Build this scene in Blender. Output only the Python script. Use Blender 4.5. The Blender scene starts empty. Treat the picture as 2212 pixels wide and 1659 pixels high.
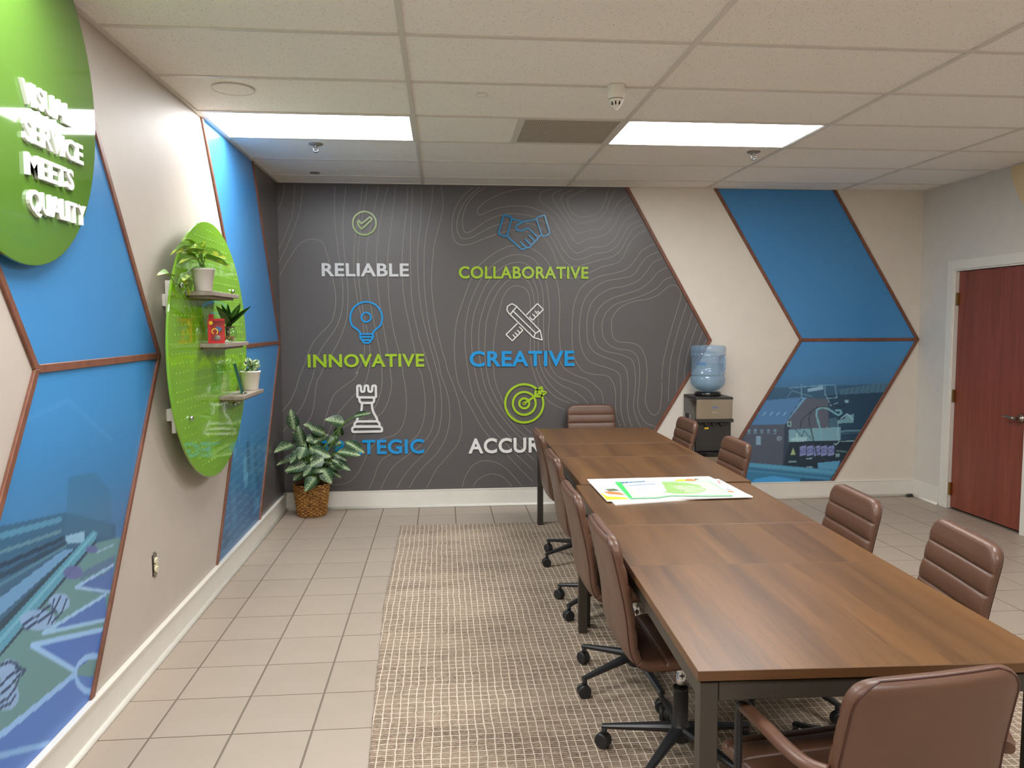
import bpy, bmesh, math, random
import numpy as np
from mathutils import Vector, Matrix, Euler
PI = math.pi
random.seed(7)
S = bpy.context.scene
COL = S.collection
# ------------------------------------------------------------------ camera
cam_d = bpy.data.cameras.new('camera'); cam = bpy.data.objects.new('camera', cam_d); COL.objects.link(cam)
cam_d.sensor_fit = 'HORIZONTAL'; cam_d.sensor_width = 36.0; cam_d.lens = 1668.0/2212*36.0
cam_d.clip_start = 0.02
def cam_rot(yaw, pit, rol):
    return Matrix.Rotation(yaw, 3, 'Z') @ Matrix.Rotation(pit, 3, 'X') @ Matrix.Rotation(rol, 3, 'Y')
_R = cam_rot(-0.0892, -0.0771, 0.0026)          # columns: right, forward, up
_m = Matrix(((_R[0][0], _R[0][2], -_R[0][1]), (_R[1][0], _R[1][2], -_R[1][1]), (_R[2][0], _R[2][2], -_R[2][1])))
cam.matrix_world = Matrix.Translation((0.1534, -3.2554, 1.569)) @ _m.to_4x4()
S.camera = cam
# ------------------------------------------------------------------ world, exposure
w = bpy.data.worlds.new('world'); S.world = w; w.use_nodes = True
w.node_tree.nodes['Background'].inputs[0].default_value = (0.8, 0.8, 0.8, 1)
w.node_tree.nodes['Background'].inputs[1].default_value = 0.3
S.view_settings.view_transform = 'Standard'; S.view_settings.look = 'None'
S.view_settings.gamma = 1.0; S.view_settings.use_curve_mapping = False
S.view_settings.exposure = 0.0
PANEL_POWER = 23.0          # emission of the ceiling light panels
PANEL_COLOR = (0.975, 0.99, 1.0)
S.cycles.max_bounces = 8; S.cycles.diffuse_bounces = 5; S.cycles.glossy_bounces = 4; S.cycles.transmission_bounces = 6; S.cycles.transparent_max_bounces = 10
S.cycles.caustics_reflective = False; S.cycles.caustics_refractive = False
S.cycles.use_denoising = True
# ------------------------------------------------------------------ helpers
def lin(c, g=1.0):
    r = []
    for v in c[:3]:
        v = v/255.0
        r.append((v/12.92 if v <= 0.04045 else ((v+0.055)/1.055)**2.4)*g)
    return tuple(r)
def tag(o, label=None, cat=None, group=None, kind=None):
    if label: o['label'] = label
    if cat: o['category'] = cat
    if group: o['group'] = group
    if kind: o['kind'] = kind
    return o
def thing(name, label, cat, loc=(0, 0, 0), rz=0.0, group=None):
    o = bpy.data.objects.new(name, None); COL.objects.link(o); o.location = loc; o.rotation_euler = (0, 0, rz)
    o.empty_display_size = 0.05
    return tag(o, label, cat, group)
def link(name, me, mat=None, parent=None, loc=None, rot=None, label=None):
    o = bpy.data.objects.new(name, me); COL.objects.link(o)
    if mat is not None and len(me.materials) == 0:
        for m in (mat if isinstance(mat, (list, tuple)) else [mat]): me.materials.append(m)
    if parent is not None: o.parent = parent
    if loc is not None: o.location = loc
    if rot is not None: o.rotation_euler = rot
    if label: o['label'] = label
    return o
def bevel(o, w=0.003, seg=2):
    m = o.modifiers.new('bevel', 'BEVEL'); m.width = w; m.segments = seg; m.limit_method = 'ANGLE'; m.angle_limit = 0.6
    m.harden_normals = False
    return o
class MB:
    """collects shapes into one mesh"""
    def __init__(s): s.v = []; s.f = []; s.sm = []; s.uv = None; s.mi = []
    def add(s, vs, fs, smooth=False, mi=0):
        b = len(s.v); s.v += [tuple(v) for v in vs]
        for f in fs: s.f.append(tuple(i+b for i in f)); s.sm.append(smooth); s.mi.append(mi)
        return s
    def box(s, c, d, rot=None, mi=0):
        hx, hy, hz = d[0]/2, d[1]/2, d[2]/2
        vs = [Vector((x*hx, y*hy, z*hz)) for x in (-1, 1) for y in (-1, 1) for z in (-1, 1)]
        if rot is not None: vs = [rot @ v for v in vs]
        vs = [v+Vector(c) for v in vs]
        return s.add(vs, [(0, 1, 3, 2), (4, 6, 7, 5), (0, 4, 5, 1), (2, 3, 7, 6), (0, 2, 6, 4), (1, 5, 7, 3)], mi=mi)
    def box2(s, a, b, mi=0):
        return s.box([(a[i]+b[i])/2 for i in range(3)], [abs(b[i]-a[i]) for i in range(3)], mi=mi)
    def lathe(s, prof, n=24, c=(0, 0, 0), smooth=True, cap=True, mi=0, axis=None):
        vs = []; fs = []
        for r, z in prof:
            for k in range(n):
                a = 2*PI*k/n; vs.append(Vector((r*math.cos(a), r*math.sin(a), z)))
        m = len(prof)
        for i in range(m-1):
            for k in range(n):
                fs.append((i*n+k, i*n+(k+1) % n, (i+1)*n+(k+1) % n, (i+1)*n+k))
        if axis is not None:
            q = Vector((0, 0, 1)).rotation_difference(Vector(axis)); vs = [q @ v for v in vs]
        vs = [v+Vector(c) for v in vs]
        s.add(vs, fs, smooth, mi)
        if cap:
            b = len(s.v)-len(vs)
            s.f.append(tuple(b+k for k in reversed(range(n)))); s.sm.append(False); s.mi.append(mi)
            s.f.append(tuple(b+(m-1)*n+k for k in range(n))); s.sm.append(False); s.mi.append(mi)
        return s
    def cyl(s, p, q, r0, r1=None, n=16, smooth=True, mi=0):
        if r1 is None: r1 = r0
        p = Vector(p); q = Vector(q); L = (q-p).length
        return s.lathe([(r0, 0), (r1, L)], n, c=p, smooth=smooth, axis=(q-p).normalized(), mi=mi)
    def tube(s, pts, r, n=8, closed=False, cap=True, mi=0, flat=1.0):
        pts = [Vector(p) for p in pts]; m = len(pts); vs = []; fs = []; up = None
        for i in range(m):
            if closed: t = pts[(i+1) % m]-pts[i-1]
            else: t = pts[min(i+1, m-1)]-pts[max(i-1, 0)]
            if t.length < 1e-9: t = Vector((0, 0, 1))
            t.normalize()
            if up is None:
                up = Vector((0, 0, 1)) if abs(t.z) < 0.9 else Vector((1, 0, 0))
            a = (up - t*up.dot(t))
            if a.length < 1e-5: a = t.orthogonal()
            a.normalize(); up = a; b = t.cross(a)
            rr = r[i] if isinstance(r, (list, tuple)) else r
            for k in range(n):
                an = 2*PI*k/n; vs.append(pts[i]+a*(math.cos(an)*rr*flat)+b*(math.sin(an)*rr))
        for i in range(m if closed else m-1):
            j = (i+1) % m
            for k in range(n): fs.append((i*n+k, i*n+(k+1) % n, j*n+(k+1) % n, j*n+k))
        s.add(vs, fs, True, mi)
        if cap and not closed:
            b0 = len(s.v)-len(vs)
            s.f.append(tuple(b0+k for k in reversed(range(n)))); s.sm.append(False); s.mi.append(mi)
            s.f.append(tuple(b0+(m-1)*n+k for k in range(n))); s.sm.append(False); s.mi.append(mi)
        return s
    def prism(s, poly, ext, fr, mi=0):
        """poly 2D points -> fr(u,v,d) 3D, thickness from 0 to ext"""
        n = len(poly)
        vs = [fr(u, v, 0) for u, v in poly]+[fr(u, v, ext) for u, v in poly]
        fs = [tuple(range(n)), tuple(reversed(range(n, 2*n)))]
        for i in range(n): j = (i+1) % n; fs.append((i, n+i, n+j, j))
        return s.add(vs, fs, mi=mi)
    def mesh(s, name='mesh', fix=True):
        me = bpy.data.meshes.new(name); me.from_pydata(s.v, [], s.f)
        me.polygons.foreach_set('use_smooth', s.sm); me.polygons.foreach_set('material_index', s.mi)
        me.update()
        if fix:
            bm = bmesh.new(); bm.from_mesh(me); bmesh.ops.recalc_face_normals(bm, faces=bm.faces); bm.to_mesh(me); bm.free()
        return me
    def obj(s, name, mat, parent=None, loc=None, rot=None, label=None, fix=True):
        return link(name, s.mesh(name, fix), mat, parent, loc, rot, label)
def catmull(P, sub=5, closed=False):
    P = [np.array(p, float) for p in P]; n = len(P); out = []
    if n < 3: return [tuple(p) for p in P]
    for i in range(n if closed else n-1):
        p0 = P[i-1] if (closed or i > 0) else P[0]; p1 = P[i]; p2 = P[(i+1) % n]; p3 = P[(i+2) % n] if (closed or i+2 < n) else P[-1]
        for k in range(sub):
            t = k/sub
            out.append(tuple(0.5*((2*p1)+(-p0+p2)*t+(2*p0-5*p1+4*p2-p3)*t*t+(-p0+3*p1-3*p2+p3)*t**3)))
    if not closed: out.append(tuple(P[-1]))
    return out
def round_corners(P, r, closed=True, n=4):
    out = []; m = len(P)
    for i in range(m):
        p = np.array(P[i], float)
        if not closed and i in (0, m-1): out.append(tuple(p)); continue
        a = np.array(P[i-1], float); b = np.array(P[(i+1) % m], float)
        la = np.linalg.norm(a-p); lb = np.linalg.norm(b-p); q = min(r, la*0.45, lb*0.45)
        if q < 1e-6: out.append(tuple(p)); continue
        s0 = p+(a-p)/la*q; s1 = p+(b-p)/lb*q
        for k in range(n+1):
            t = k/n; out.append(tuple((1-t)**2*s0+2*t*(1-t)*p+t*t*s1))
    return out
def ribbon(mb, pts, w, d0, d1, fr, closed=False):
    """flat strip of width w along 2D pts, between depths d0 (back) and d1 (front)"""
    P = []
    for p in pts:
        if not P or abs(P[-1][0]-p[0])+abs(P[-1][1]-p[1]) > 1e-5: P.append(p)
    if closed and abs(P[0][0]-P[-1][0])+abs(P[0][1]-P[-1][1]) < 1e-5: P.pop()
    n = len(P)
    if n < 2: return
    L = []; R = []
    for i in range(n):
        p = np.array(P[i])
        if closed: a = p-np.array(P[i-1]); b = np.array(P[(i+1) % n])-p
        else: a = p-np.array(P[max(i-1, 0)]); b = np.array(P[min(i+1, n-1)])-p
        if np.linalg.norm(a) < 1e-9: a = b
        if np.linalg.norm(b) < 1e-9: b = a
        a = a/np.linalg.norm(a); b = b/np.linalg.norm(b); t = a+b
        if np.linalg.norm(t) < 1e-6: t = a
        t = t/np.linalg.norm(t); nn = np.array((-t[1], t[0])); c = max(0.45, abs(float(nn @ np.array((-a[1], a[0])))))
        if not closed and i == 0: p = p-t*w/2
        if not closed and i == n-1: p = p+t*w/2
        L.append(p+nn*w/2/c); R.append(p-nn*w/2/c)
    vs = []
    for l, r in zip(L, R): vs += [fr(l[0], l[1], d1), fr(r[0], r[1], d1)] + ([fr(l[0], l[1], d0), fr(r[0], r[1], d0)] if d0 is not None else [])
    k = 4 if d0 is not None else 2; fs = []
    for i in range(n if closed else n-1):
        j = (i+1) % n; a = i*k; b = j*k
        fs.append((a, b, b+1, a+1))
        if k == 4: fs += [(a, a+2, b+2, b), (a+1, b+1, b+3, a+3)]
    if k == 4 and not closed:
        fs += [(0, 1, 3, 2), ((n-1)*4, (n-1)*4+2, (n-1)*4+3, (n-1)*4+1)]
    mb.add(vs, fs)
# ------------------------------------------------------------------ materials
class NT:
    def __init__(s, name):
        s.m = bpy.data.materials.new(name); s.m.use_nodes = True; s.t = s.m.node_tree; s.p = s.t.nodes['Principled BSDF']
    def n(s, typ, **kw):
        nd = s.t.nodes.new(typ)
        for k, v in kw.items():
            if k.startswith('_'): setattr(nd, k[1:], v)
            else: s.set(nd, k, v)
        return nd
    def set(s, nd, k, v):
        inp = nd.inputs[int(k[1:])] if (k[0] == 'i' and k[1:].isdigit()) else nd.inputs[k.replace('__', ' ')]
        if isinstance(v, bpy.types.NodeSocket): s.t.links.new(v, inp)
        elif isinstance(v, bpy.types.Node): s.t.links.new(v.outputs[0], inp)
        else:
            if hasattr(inp.default_value, '__len__') and not isinstance(v, (float, int)) and len(v) == 3 and len(inp.default_value) == 4: v = (*v, 1)
            inp.default_value = v
    def P(s, **kw):
        for k, v in kw.items(): s.set(s.p, k, v)
        return s.m
    def co(s, kind='Object', scale=None, rot=None):
        c = s.n('ShaderNodeTexCoord'); o = c.outputs[kind]
        if scale is not None or rot is not None:
            mp = s.n('ShaderNodeMapping'); s.set(mp, 'Vector', o)
            if scale is not None: mp.inputs['Scale'].default_value = scale
            if rot is not None: mp.inputs['Rotation'].default_value = rot
            o = mp.outputs[0]
        return o
    def noise(s, vec, scale, detail=3, rough=0.5, dist=0.0):
        nd = s.n('ShaderNodeTexNoise'); s.set(nd, 'Vector', vec)
        nd.inputs['Scale'].default_value = scale; nd.inputs['Detail'].default_value = detail; nd.inputs['Roughness'].default_value = rough; nd.inputs['Distortion'].default_value = dist
        return nd.outputs['Fac']
    def ramp(s, fac, stops, interp='LINEAR'):
        r = s.n('ShaderNodeValToRGB'); s.set(r, 'Fac', fac); cr = r.color_ramp; cr.interpolation = interp
        while len(cr.elements) < len(stops): cr.elements.new(0.5)
        for e, (p, c) in zip(cr.elements, stops):
            e.position = p; e.color = (*c, 1) if not isinstance(c, (int, float)) else (c, c, c, 1)
        return r.outputs['Color']
    def mix(s, f, a, b, mode='MIX'):
        r = s.n('ShaderNodeMix', _data_type='RGBA', _blend_type=mode)
        for i, v in ((0, f), (6, a), (7, b)):
            if isinstance(v, bpy.types.NodeSocket): s.t.links.new(v, r.inputs[i])
            elif i == 0: r.inputs[0].default_value = v
            else: r.inputs[i].default_value = (*v[:3], 1)
        return r.outputs[2]
    def math(s, op, a, b=None, c=None):
        r = s.n('ShaderNodeMath', _operation=op)
        for i, v in enumerate((a, b, c)):
            if v is None: continue
            if isinstance(v, bpy.types.NodeSocket): s.t.links.new(v, r.inputs[i])
            else: r.inputs[i].default_value = v
        return r.outputs[0]
    def bump(s, h, strength=0.3, dist=0.002):
        b = s.n('ShaderNodeBump'); s.set(b, 'Height', h); b.inputs['Strength'].default_value = strength; b.inputs['Distance'].default_value = dist
        s.set(s.p, 'Normal', b.outputs[0])
    def objrand(s): return s.n('ShaderNodeObjectInfo').outputs['Random']
def plain(name, c, rough=0.5, metal=0.0, g=1.0, bump=None, **kw):
    t = NT(name); col = lin(c, g); v = t.co('Object'); nz = t.noise(v, 9.0, 3)
    t.P(Base__Color=t.mix(nz, [x*0.95 for x in col], [min(1, x*1.05) for x in col]), Roughness=rough, Metallic=metal)
    if bump: t.bump(t.noise(v, bump[0], 4), bump[1], bump[2])
    for k, x in kw.items(): t.P(**{k: x})
    return t.m
G = 1.0
M = {}
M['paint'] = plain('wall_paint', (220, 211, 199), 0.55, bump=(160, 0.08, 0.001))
M['paint_white'] = plain('white_trim_paint', (226, 222, 212), 0.35, bump=(40, 0.05, 0.001))
# suspended ceiling tile: pinholed mineral fibre
t = NT('ceiling_tile'); v = t.co('Object'); vor = t.n('ShaderNodeTexVoronoi', Vector=v, Scale=85.0); vor.inputs['Randomness'].default_value = 1.0
hole = t.ramp(vor.outputs['Distance'], [(0.0, 1.0), (0.17, 0.9), (0.26, 0.0)])
keep = t.ramp(t.noise(v, 70.0, 2), [(0.46, 0.0), (0.54, 1.0)])
hk = t.math('MULTIPLY', hole, keep)
base = t.mix(t.noise(v, 3.0, 3), lin((242, 238, 232)), lin((248, 244, 239)))
base = t.mix(t.math('MULTIPLY', t.objrand(), 0.5), base, lin((240, 234, 227)))
t.P(Base__Color=t.mix(t.math('MULTIPLY', hk, 0.55), base, lin((105, 92, 78))), Roughness=0.9); t.bump(t.math('SUBTRACT', t.math('MULTIPLY', t.noise(v, 220.0, 3), 0.35), hk), 0.35, 0.002)
M['ctile'] = t.m
M['grid_metal'] = plain('ceiling_grid_metal', (218, 212, 204), 0.4)
# floor tile and grout
t = NT('floor_tile'); v = t.co('Object'); r_ = t.objrand()
c1 = t.mix(r_, lin((155, 143, 127)), lin((165, 153, 137)))
c2 = t.mix(t.ramp(t.noise(v, 500.0, 2), [(0.35, 0.0), (0.75, 1.0)]), c1, lin((160, 146, 130)))
c3 = t.mix(t.math('MULTIPLY', t.noise(v, 4.0, 4), 0.5), c2, lin((182, 163, 150)))
t.P(Base__Color=c3, Roughness=t.math('ADD', 0.33, t.math('MULTIPLY', t.noise(v, 30.0, 3), 0.15))); t.bump(t.noise(v, 260.0, 3), 0.10, 0.001)
M['ftile'] = t.m
M['grout'] = plain('grout', (118, 108, 95), 0.9, bump=(300, 0.4, 0.001))
# woven rug: cream warp lines over mottled brown rows
t = NT('rug_weave'); v = t.co('Object')
sx = t.n('ShaderNodeSeparateXYZ', Vector=v)
def wobble(rot, sc, amp): return t.math('MULTIPLY', t.math('SUBTRACT', t.noise(t.co('Object', scale=(1, 1, 1), rot=(0, 0, rot)), sc, 3, 0.6), 0.5), amp)
X = t.math('ADD', sx.outputs[0], t.math('ADD', wobble(0.0, 4.0, 0.022), wobble(0.5, 40.0, 0.0085)))
Y = t.math('ADD', sx.outputs[1], t.math('ADD', wobble(1.3, 3.5, 0.022), wobble(2.1, 42.0, 0.008)))
fx = t.math('ABSOLUTE', t.math('SUBTRACT', t.math('FRACT', t.math('MULTIPLY', X, 1/0.0335)), 0.5))
fy = t.math('ABSOLUTE', t.math('SUBTRACT', t.math('FRACT', t.math('MULTIPLY', Y, 1/0.0385)), 0.5))
lx = t.ramp(fx, [(0.40, 0.0), (0.46, 1.0)]); ly = t.ramp(fy, [(0.40, 0.0), (0.46, 1.0)])
dash = t.ramp(t.math('ABSOLUTE', t.math('SUBTRACT', t.math('FRACT', t.math('MULTIPLY', Y, 3/0.0385)), 0.5)), [(0.10, 0.0), (0.32, 1.0)])
ly = t.math('MULTIPLY', ly, t.ramp(t.noise(t.co('Object', scale=(1, 3, 1)), 8.0, 2), [(0.36, 0.25), (0.54, 1.0)]))
grid = t.math('MAXIMUM', lx, ly)
streak = t.noise(t.co('Object', scale=(1, 4.5, 1)), 62.0, 4, 0.75)
patch = t.noise(t.co('Object', scale=(0.5, 1.5, 1)), 2.2, 4, 0.6)
cell = t.noise(t.co('Object', scale=(1, 2.0, 1)), 14.0, 2, 0.5)
br = t.mix(t.ramp(t.math('ADD', t.math('MULTIPLY', streak, 0.75), t.math('MULTIPLY', t.mix(0.45, cell, dash), 0.25)), [(0.40, 0.0), (0.60, 1.0)]), lin((86, 68, 58)), lin((186, 162, 138)))
br = t.mix(t.ramp(patch, [(0.44, 0.0), (0.64, 0.35)]), br, lin((202, 180, 154)))
br = t.mix(t.ramp(t.noise(t.co('Object', scale=(0.35, 1.6, 1)), 3.1, 3), [(0.50, 0.0), (0.70, 0.35)]), br, lin((96, 78, 68)))
cr = t.mix(t.noise(v, 160.0, 2), lin((226, 208, 186)), lin((244, 230, 210)))
t.P(Base__Color=t.mix(t.math('MULTIPLY', grid, 0.92), br, cr), Roughness=0.95); t.bump(t.math('ADD', t.math('MULTIPLY', streak, 0.8), t.math('MULTIPLY', grid, 0.7)), 0.8, 0.007)
M['rug'] = t.m
# dark vinyl with orange peel sheen
t = NT('charcoal_vinyl'); v = t.co('Object')
t.P(Base__Color=t.mix(t.noise(v, 2.0, 2), lin((87, 83, 83)), lin((92, 88, 88))), Roughness=0.34, Specular__IOR__Level=0.5); t.bump(t.noise(v, 75.0, 3, 0.6), 0.16, 0.002)
M['vinyl'] = t.m
M['contour'] = plain('contour_print', (146, 140, 130), 0.36)
t = NT('blue_vinyl'); v = t.co('Object')
t.P(Base__Color=t.mix(t.noise(v, 1.5, 2), lin((64, 132, 190)), lin((70, 140, 198))), Roughness=0.30); t.bump(t.noise(v, 60.0, 3), 0.05, 0.002)
M['blue'] = t.m
t = NT('printed_photo_vinyl'); a = t.n('ShaderNodeVertexColor', _layer_name='print')
t.P(Base__Color=a.outputs['Color'], Roughness=0.30); t.bump(t.noise(t.co('Object'), 60.0, 3), 0.05, 0.002)
M['print'] = t.m
def wood(name, cols, axis='Y', rough=0.35, gs=1.0, coat=0.0, planks=0.0):
    t = NT(name); st = {'X': (0.6, 9, 9), 'Y': (9, 0.35, 9), 'Z': (9, 9, 0.6)}[axis]
    v0 = t.co('Object', scale=[x*gs for x in st]); off = t.n('ShaderNodeVectorMath', _operation='ADD'); t.set(off, 'i0', v0)
    cmb = t.n('ShaderNodeCombineXYZ'); t.set(cmb, 'i0', t.math('MULTIPLY', t.objrand(), 37.0)); t.set(cmb, 'i2', t.math('MULTIPLY', t.objrand(), 11.0)); t.set(off, 'i1', cmb)
    v = off.outputs[0]
    a = t.noise(v, 1.3, 5, 0.6, 0.5); b = t.noise(v, 9.0, 5, 0.7, 0.4); c = t.noise(v, 34.0, 3, 0.6)
    col = t.ramp(t.math('ADD', t.math('MULTIPLY', a, 0.65), t.math('MULTIPLY', b, 0.35)), [(0.33, lin(cols[0])), (0.50, lin(cols[1])), (0.67, lin(cols[2]))])
    col = t.mix(t.ramp(c, [(0.30, 0.35), (0.48, 0.0)]), col, lin(cols[0]))
    if planks:
        px = t.n('ShaderNodeSeparateXYZ', Vector=t.co('Object')).outputs[0]; cell = t.math('FLOOR', t.math('MULTIPLY', t.math('ADD', px, 5.0), 1/planks))
        wn = t.n('ShaderNodeTexWhiteNoise', _noise_dimensions='1D'); t.set(wn, 'W', t.math('ADD', cell, t.math('MULTIPLY', t.objrand(), 50.0)))
        col = t.mix(t.math('MULTIPLY', wn.outputs['Value'], 0.38), col, lin(cols[0])); col = t.mix(t.math('MULTIPLY', t.math('GREATER_THAN', wn.outputs['Value'], 0.72), 0.30), col, lin(cols[2]))
    t.P(Base__Color=col, Roughness=t.math('ADD', rough, t.math('MULTIPLY', b, 0.10)))
    if coat: t.P(Coat__Weight=coat, Coat__Roughness=0.12)
    t.bump(c, 0.08, 0.0006)
    return t.m
M['table_wood'] = wood('walnut_veneer', [(66, 41, 18), (98, 65, 31), (120, 81, 42)], 'Y', 0.30, planks=0.148)
M['table_edge'] = wood('walnut_edge', [(76, 49, 28), (96, 65, 37), (108, 75, 45)], 'X', 0.35)
M['trim_wood'] = wood('cherry_trim', [(98, 58, 42), (122, 76, 57), (140, 92, 72)], 'Z', 0.4, 1.5)
M['door_wood'] = wood('mahogany_door', [(112, 54, 40), (134, 68, 52), (150, 82, 64)], 'Z', 0.36, 0.7)
M['shelf_wood'] = wood('grey_oak_shelf', [(112, 98, 88), (140, 126, 114), (160, 148, 136)], 'Y', 0.6, 2.0)
M['metal_frame'] = plain('bronze_painted_steel', (68, 63, 56), 0.42, 0.35)
t = NT('brown_leather'); v = t.co('Object'); vo = t.n('ShaderNodeTexVoronoi', Vector=v, Scale=420.0)
t.P(Base__Color=t.mix(t.noise(v, 5.0, 4), lin((86, 58, 43)), lin((102, 71, 54))), Roughness=t.math('ADD', 0.30, t.math('MULTIPLY', t.noise(v, 14.0, 3), 0.16)), Specular__IOR__Level=0.55)
t.bump(t.math('ADD', vo.outputs['Distance'], t.math('MULTIPLY', t.noise(v, 22.0, 3), 1.5)), 0.10, 0.001)
M['leather'] = t.m
M['leather_dark'] = plain('leather_piping', (66, 34, 27), 0.4)
M['black_plastic'] = plain('black_plastic', (38, 38, 40), 0.45, bump=(200, 0.1, 0.0005))
M['black_metal'] = plain('black_powder_coat', (44, 44, 46), 0.4, 0.2)
M['chrome'] = plain('chrome', (205, 205, 205), 0.16, 1.0)
M['nickel'] = plain('satin_nickel', (168, 160, 148), 0.28, 1.0)
M['brass'] = plain('brass', (176, 140, 84), 0.32, 1.0)
M['acrylic'] = None
t = NT('green_acrylic'); v = t.co('Object')
t.P(Base__Color=t.mix(t.noise(v, 1.2, 2), lin((118, 172, 34)), lin((128, 182, 40))), Roughness=0.06, Specular__IOR__Level=0.6, Coat__Weight=0.6, Coat__Roughness=0.03)
M['acrylic'] = t.m
t = NT('green_acrylic_sign')
t.P(Base__Color=t.mix(t.noise(t.co('Object'), 1.2, 2), lin((80, 116, 40)), lin((86, 124, 44))), Roughness=0.05, Specular__IOR__Level=0.6, Coat__Weight=0.5, Coat__Roughness=0.03)
M['acrylic_dark'] = t.m
M['white_letter'] = plain('white_acrylic_letter', (226, 224, 220), 0.25)
M['grey_letter'] = plain('pale_grey_letter', (212, 212, 214), 0.3)
M['green_letter'] = plain('green_acrylic_letter', (158, 192, 44), 0.22)
M['green_icon'] = plain('olive_green_icon', (132, 160, 60), 0.22)
M['blue_letter'] = plain('blue_acrylic_letter', (20, 146, 212), 0.22)
M['blue_icon'] = plain('blue_acrylic_icon', (22, 122, 172), 0.2)
M['cream_disc'] = plain('cream_disc', (222, 200, 160), 0.4)
M['pot_white'] = plain('white_ceramic', (232, 226, 214), 0.35)
M['pot_grey'] = plain('matt_grey_white_pot', (206, 198, 190), 0.6)
M['soil'] = plain('potting_soil', (48, 36, 26), 0.95, bump=(80, 0.8, 0.01))
M['ivory'] = plain('ivory_plastic', (228, 218, 186), 0.35)
M['dark'] = plain('dark_slot', (24, 22, 20), 0.7)
M['stainless'] = plain('brushed_stainless', (172, 162, 146), 0.30, 0.9)
M['black_gloss'] = plain('glossy_black_plastic', (26, 24, 24), 0.16)
M['black_satin'] = plain('satin_charcoal_plastic', (46, 43, 41), 0.4)
M['foam'] = plain('white_foam_board', (240, 240, 236), 0.5)
M['grey_plastic'] = plain('warm_grey_plastic', (140, 134, 126), 0.45)
def leafmat(name, base, edge, spot=None, amt=0.5, scale=38.0, mid=False, rough=0.4):
    t = NT(name); uv = t.n('ShaderNodeTexCoord').outputs['UV']; sp = t.n('ShaderNodeSeparateXYZ', Vector=uv)
    av = t.math('ABSOLUTE', t.math('SUBTRACT', sp.outputs[1], 0.5))      # 0 midrib .. 0.5 margin
    v = t.co('Object'); rnd = t.math('MULTIPLY', t.objrand(), 0.6)
    col = t.mix(rnd, lin(base), [x*0.6 for x in lin(base)])
    if edge: col = t.mix(t.ramp(t.math('ADD', av, t.math('MULTIPLY', t.math('SUBTRACT', t.noise(v, 60.0, 2), 0.5), 0.22)), [(0.30, 0.0), (0.36, 1.0)]), col, lin(edge))
    if spot:
        sv = t.n('ShaderNodeMapping', Vector=uv); sv.inputs['Scale'].default_value = (1.0, 0.55, 1)
        nz = t.noise(sv.outputs[0], scale, 3, 0.6); k = t.math('SUBTRACT', t.math('ADD', nz, amt*0.18), t.math('MULTIPLY', av, 0.62))
        col = t.mix(t.ramp(k, [(0.47, 0.0), (0.53, 1.0)]), col, lin(spot))
    rib = t.ramp(av, [(0.0, 1.0), (0.025, 0.0)])
    col = t.mix(t.math('MULTIPLY', rib, 0.6), col, lin(spot or edge or (150, 180, 90)))
    t.P(Base__Color=col, Roughness=rough, Subsurface__Weight=0.0); t.bump(t.noise(v, 90.0, 3), 0.15, 0.001)
    return t.m
M['dief_leaf'] = leafmat('dumb_cane_leaf', (48, 76, 46), None, (168, 188, 140), 0.30, 24.0, rough=0.35)
M['pothos_leaf'] = leafmat('golden_pothos_leaf', (112, 158, 40), None, (190, 208, 66), 0.35, 4.0)
M['dracaena_leaf'] = leafmat('strappy_green_leaf', (56, 104, 34), None, (130, 168, 60), -0.2, 9.0)
M['hoya_leaf'] = leafmat('cream_edged_leaf', (58, 92, 48), (224, 226, 176), None)
M['stem'] = plain('green_stem', (96, 132, 58), 0.5)
M['stem_brown'] = plain('brown_stem', (96, 84, 52), 0.6)
t = NT('light_diffuser'); v = t.co('Object'); e = t.n('ShaderNodeEmission'); e.inputs['Strength'].default_value = PANEL_POWER
e.inputs['Color'].default_value = (*PANEL_COLOR, 1); t.t.links.new(e.outputs[0], t.t.nodes['Material Output'].inputs[0]); M['diffuser'] = t.m
# thin tinted plastic / glass: tinted see-through with a clear sheen
def clear(name, tint, gloss=0.25, rough=0.04, dense=0.0, body=None):
    t = NT(name); T = t.n('ShaderNodeBsdfTransparent'); T.inputs[0].default_value = (*tint, 1)
    g = t.n('ShaderNodeBsdfGlossy'); g.inputs['Roughness'].default_value = rough; g.inputs['Color'].default_value = (1, 1, 1, 1)
    lw = t.n('ShaderNodeLayerWeight'); lw.inputs['Blend'].default_value = 0.5; fac = t.math('ADD', 0.03, t.math('MULTIPLY', t.math('POWER', lw.outputs['Facing'], 3.0), gloss*2.2))
    m1 = t.n('ShaderNodeMixShader'); t.set(m1, 'i0', fac); t.set(m1, 'i1', T); t.set(m1, 'i2', g); last = m1
    if dense:
        d = t.n('ShaderNodeBsdfDiffuse'); d.inputs[0].default_value = (*lin(body), 1)
        m2 = t.n('ShaderNodeMixShader'); m2.inputs[0].default_value = dense; t.set(m2, 'i1', m1); t.set(m2, 'i2', d); last = m2
    t.t.links.new(last.outputs[0], t.t.nodes['Material Output'].inputs[0]); return t.m
M['bottle'] = clear('blue_tinted_bottle', (0.86, 0.92, 0.97), 0.26, 0.08, 0.24, (158, 190, 220))
M['water'] = clear('water', (0.93, 0.965, 0.98), 0.12, 0.02, 0.12, (165, 190, 195))
M['glass'] = clear('clear_glass', (0.93, 0.96, 0.94), 0.25, 0.02)
M['teal_glass'] = clear('green_edged_glass', (0.62, 0.86, 0.78), 0.35, 0.02, 0.12, (60, 130, 110))
M['clear_plastic'] = clear('clear_blister_plastic', (0.95, 0.95, 0.95), 0.25, 0.05)

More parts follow.
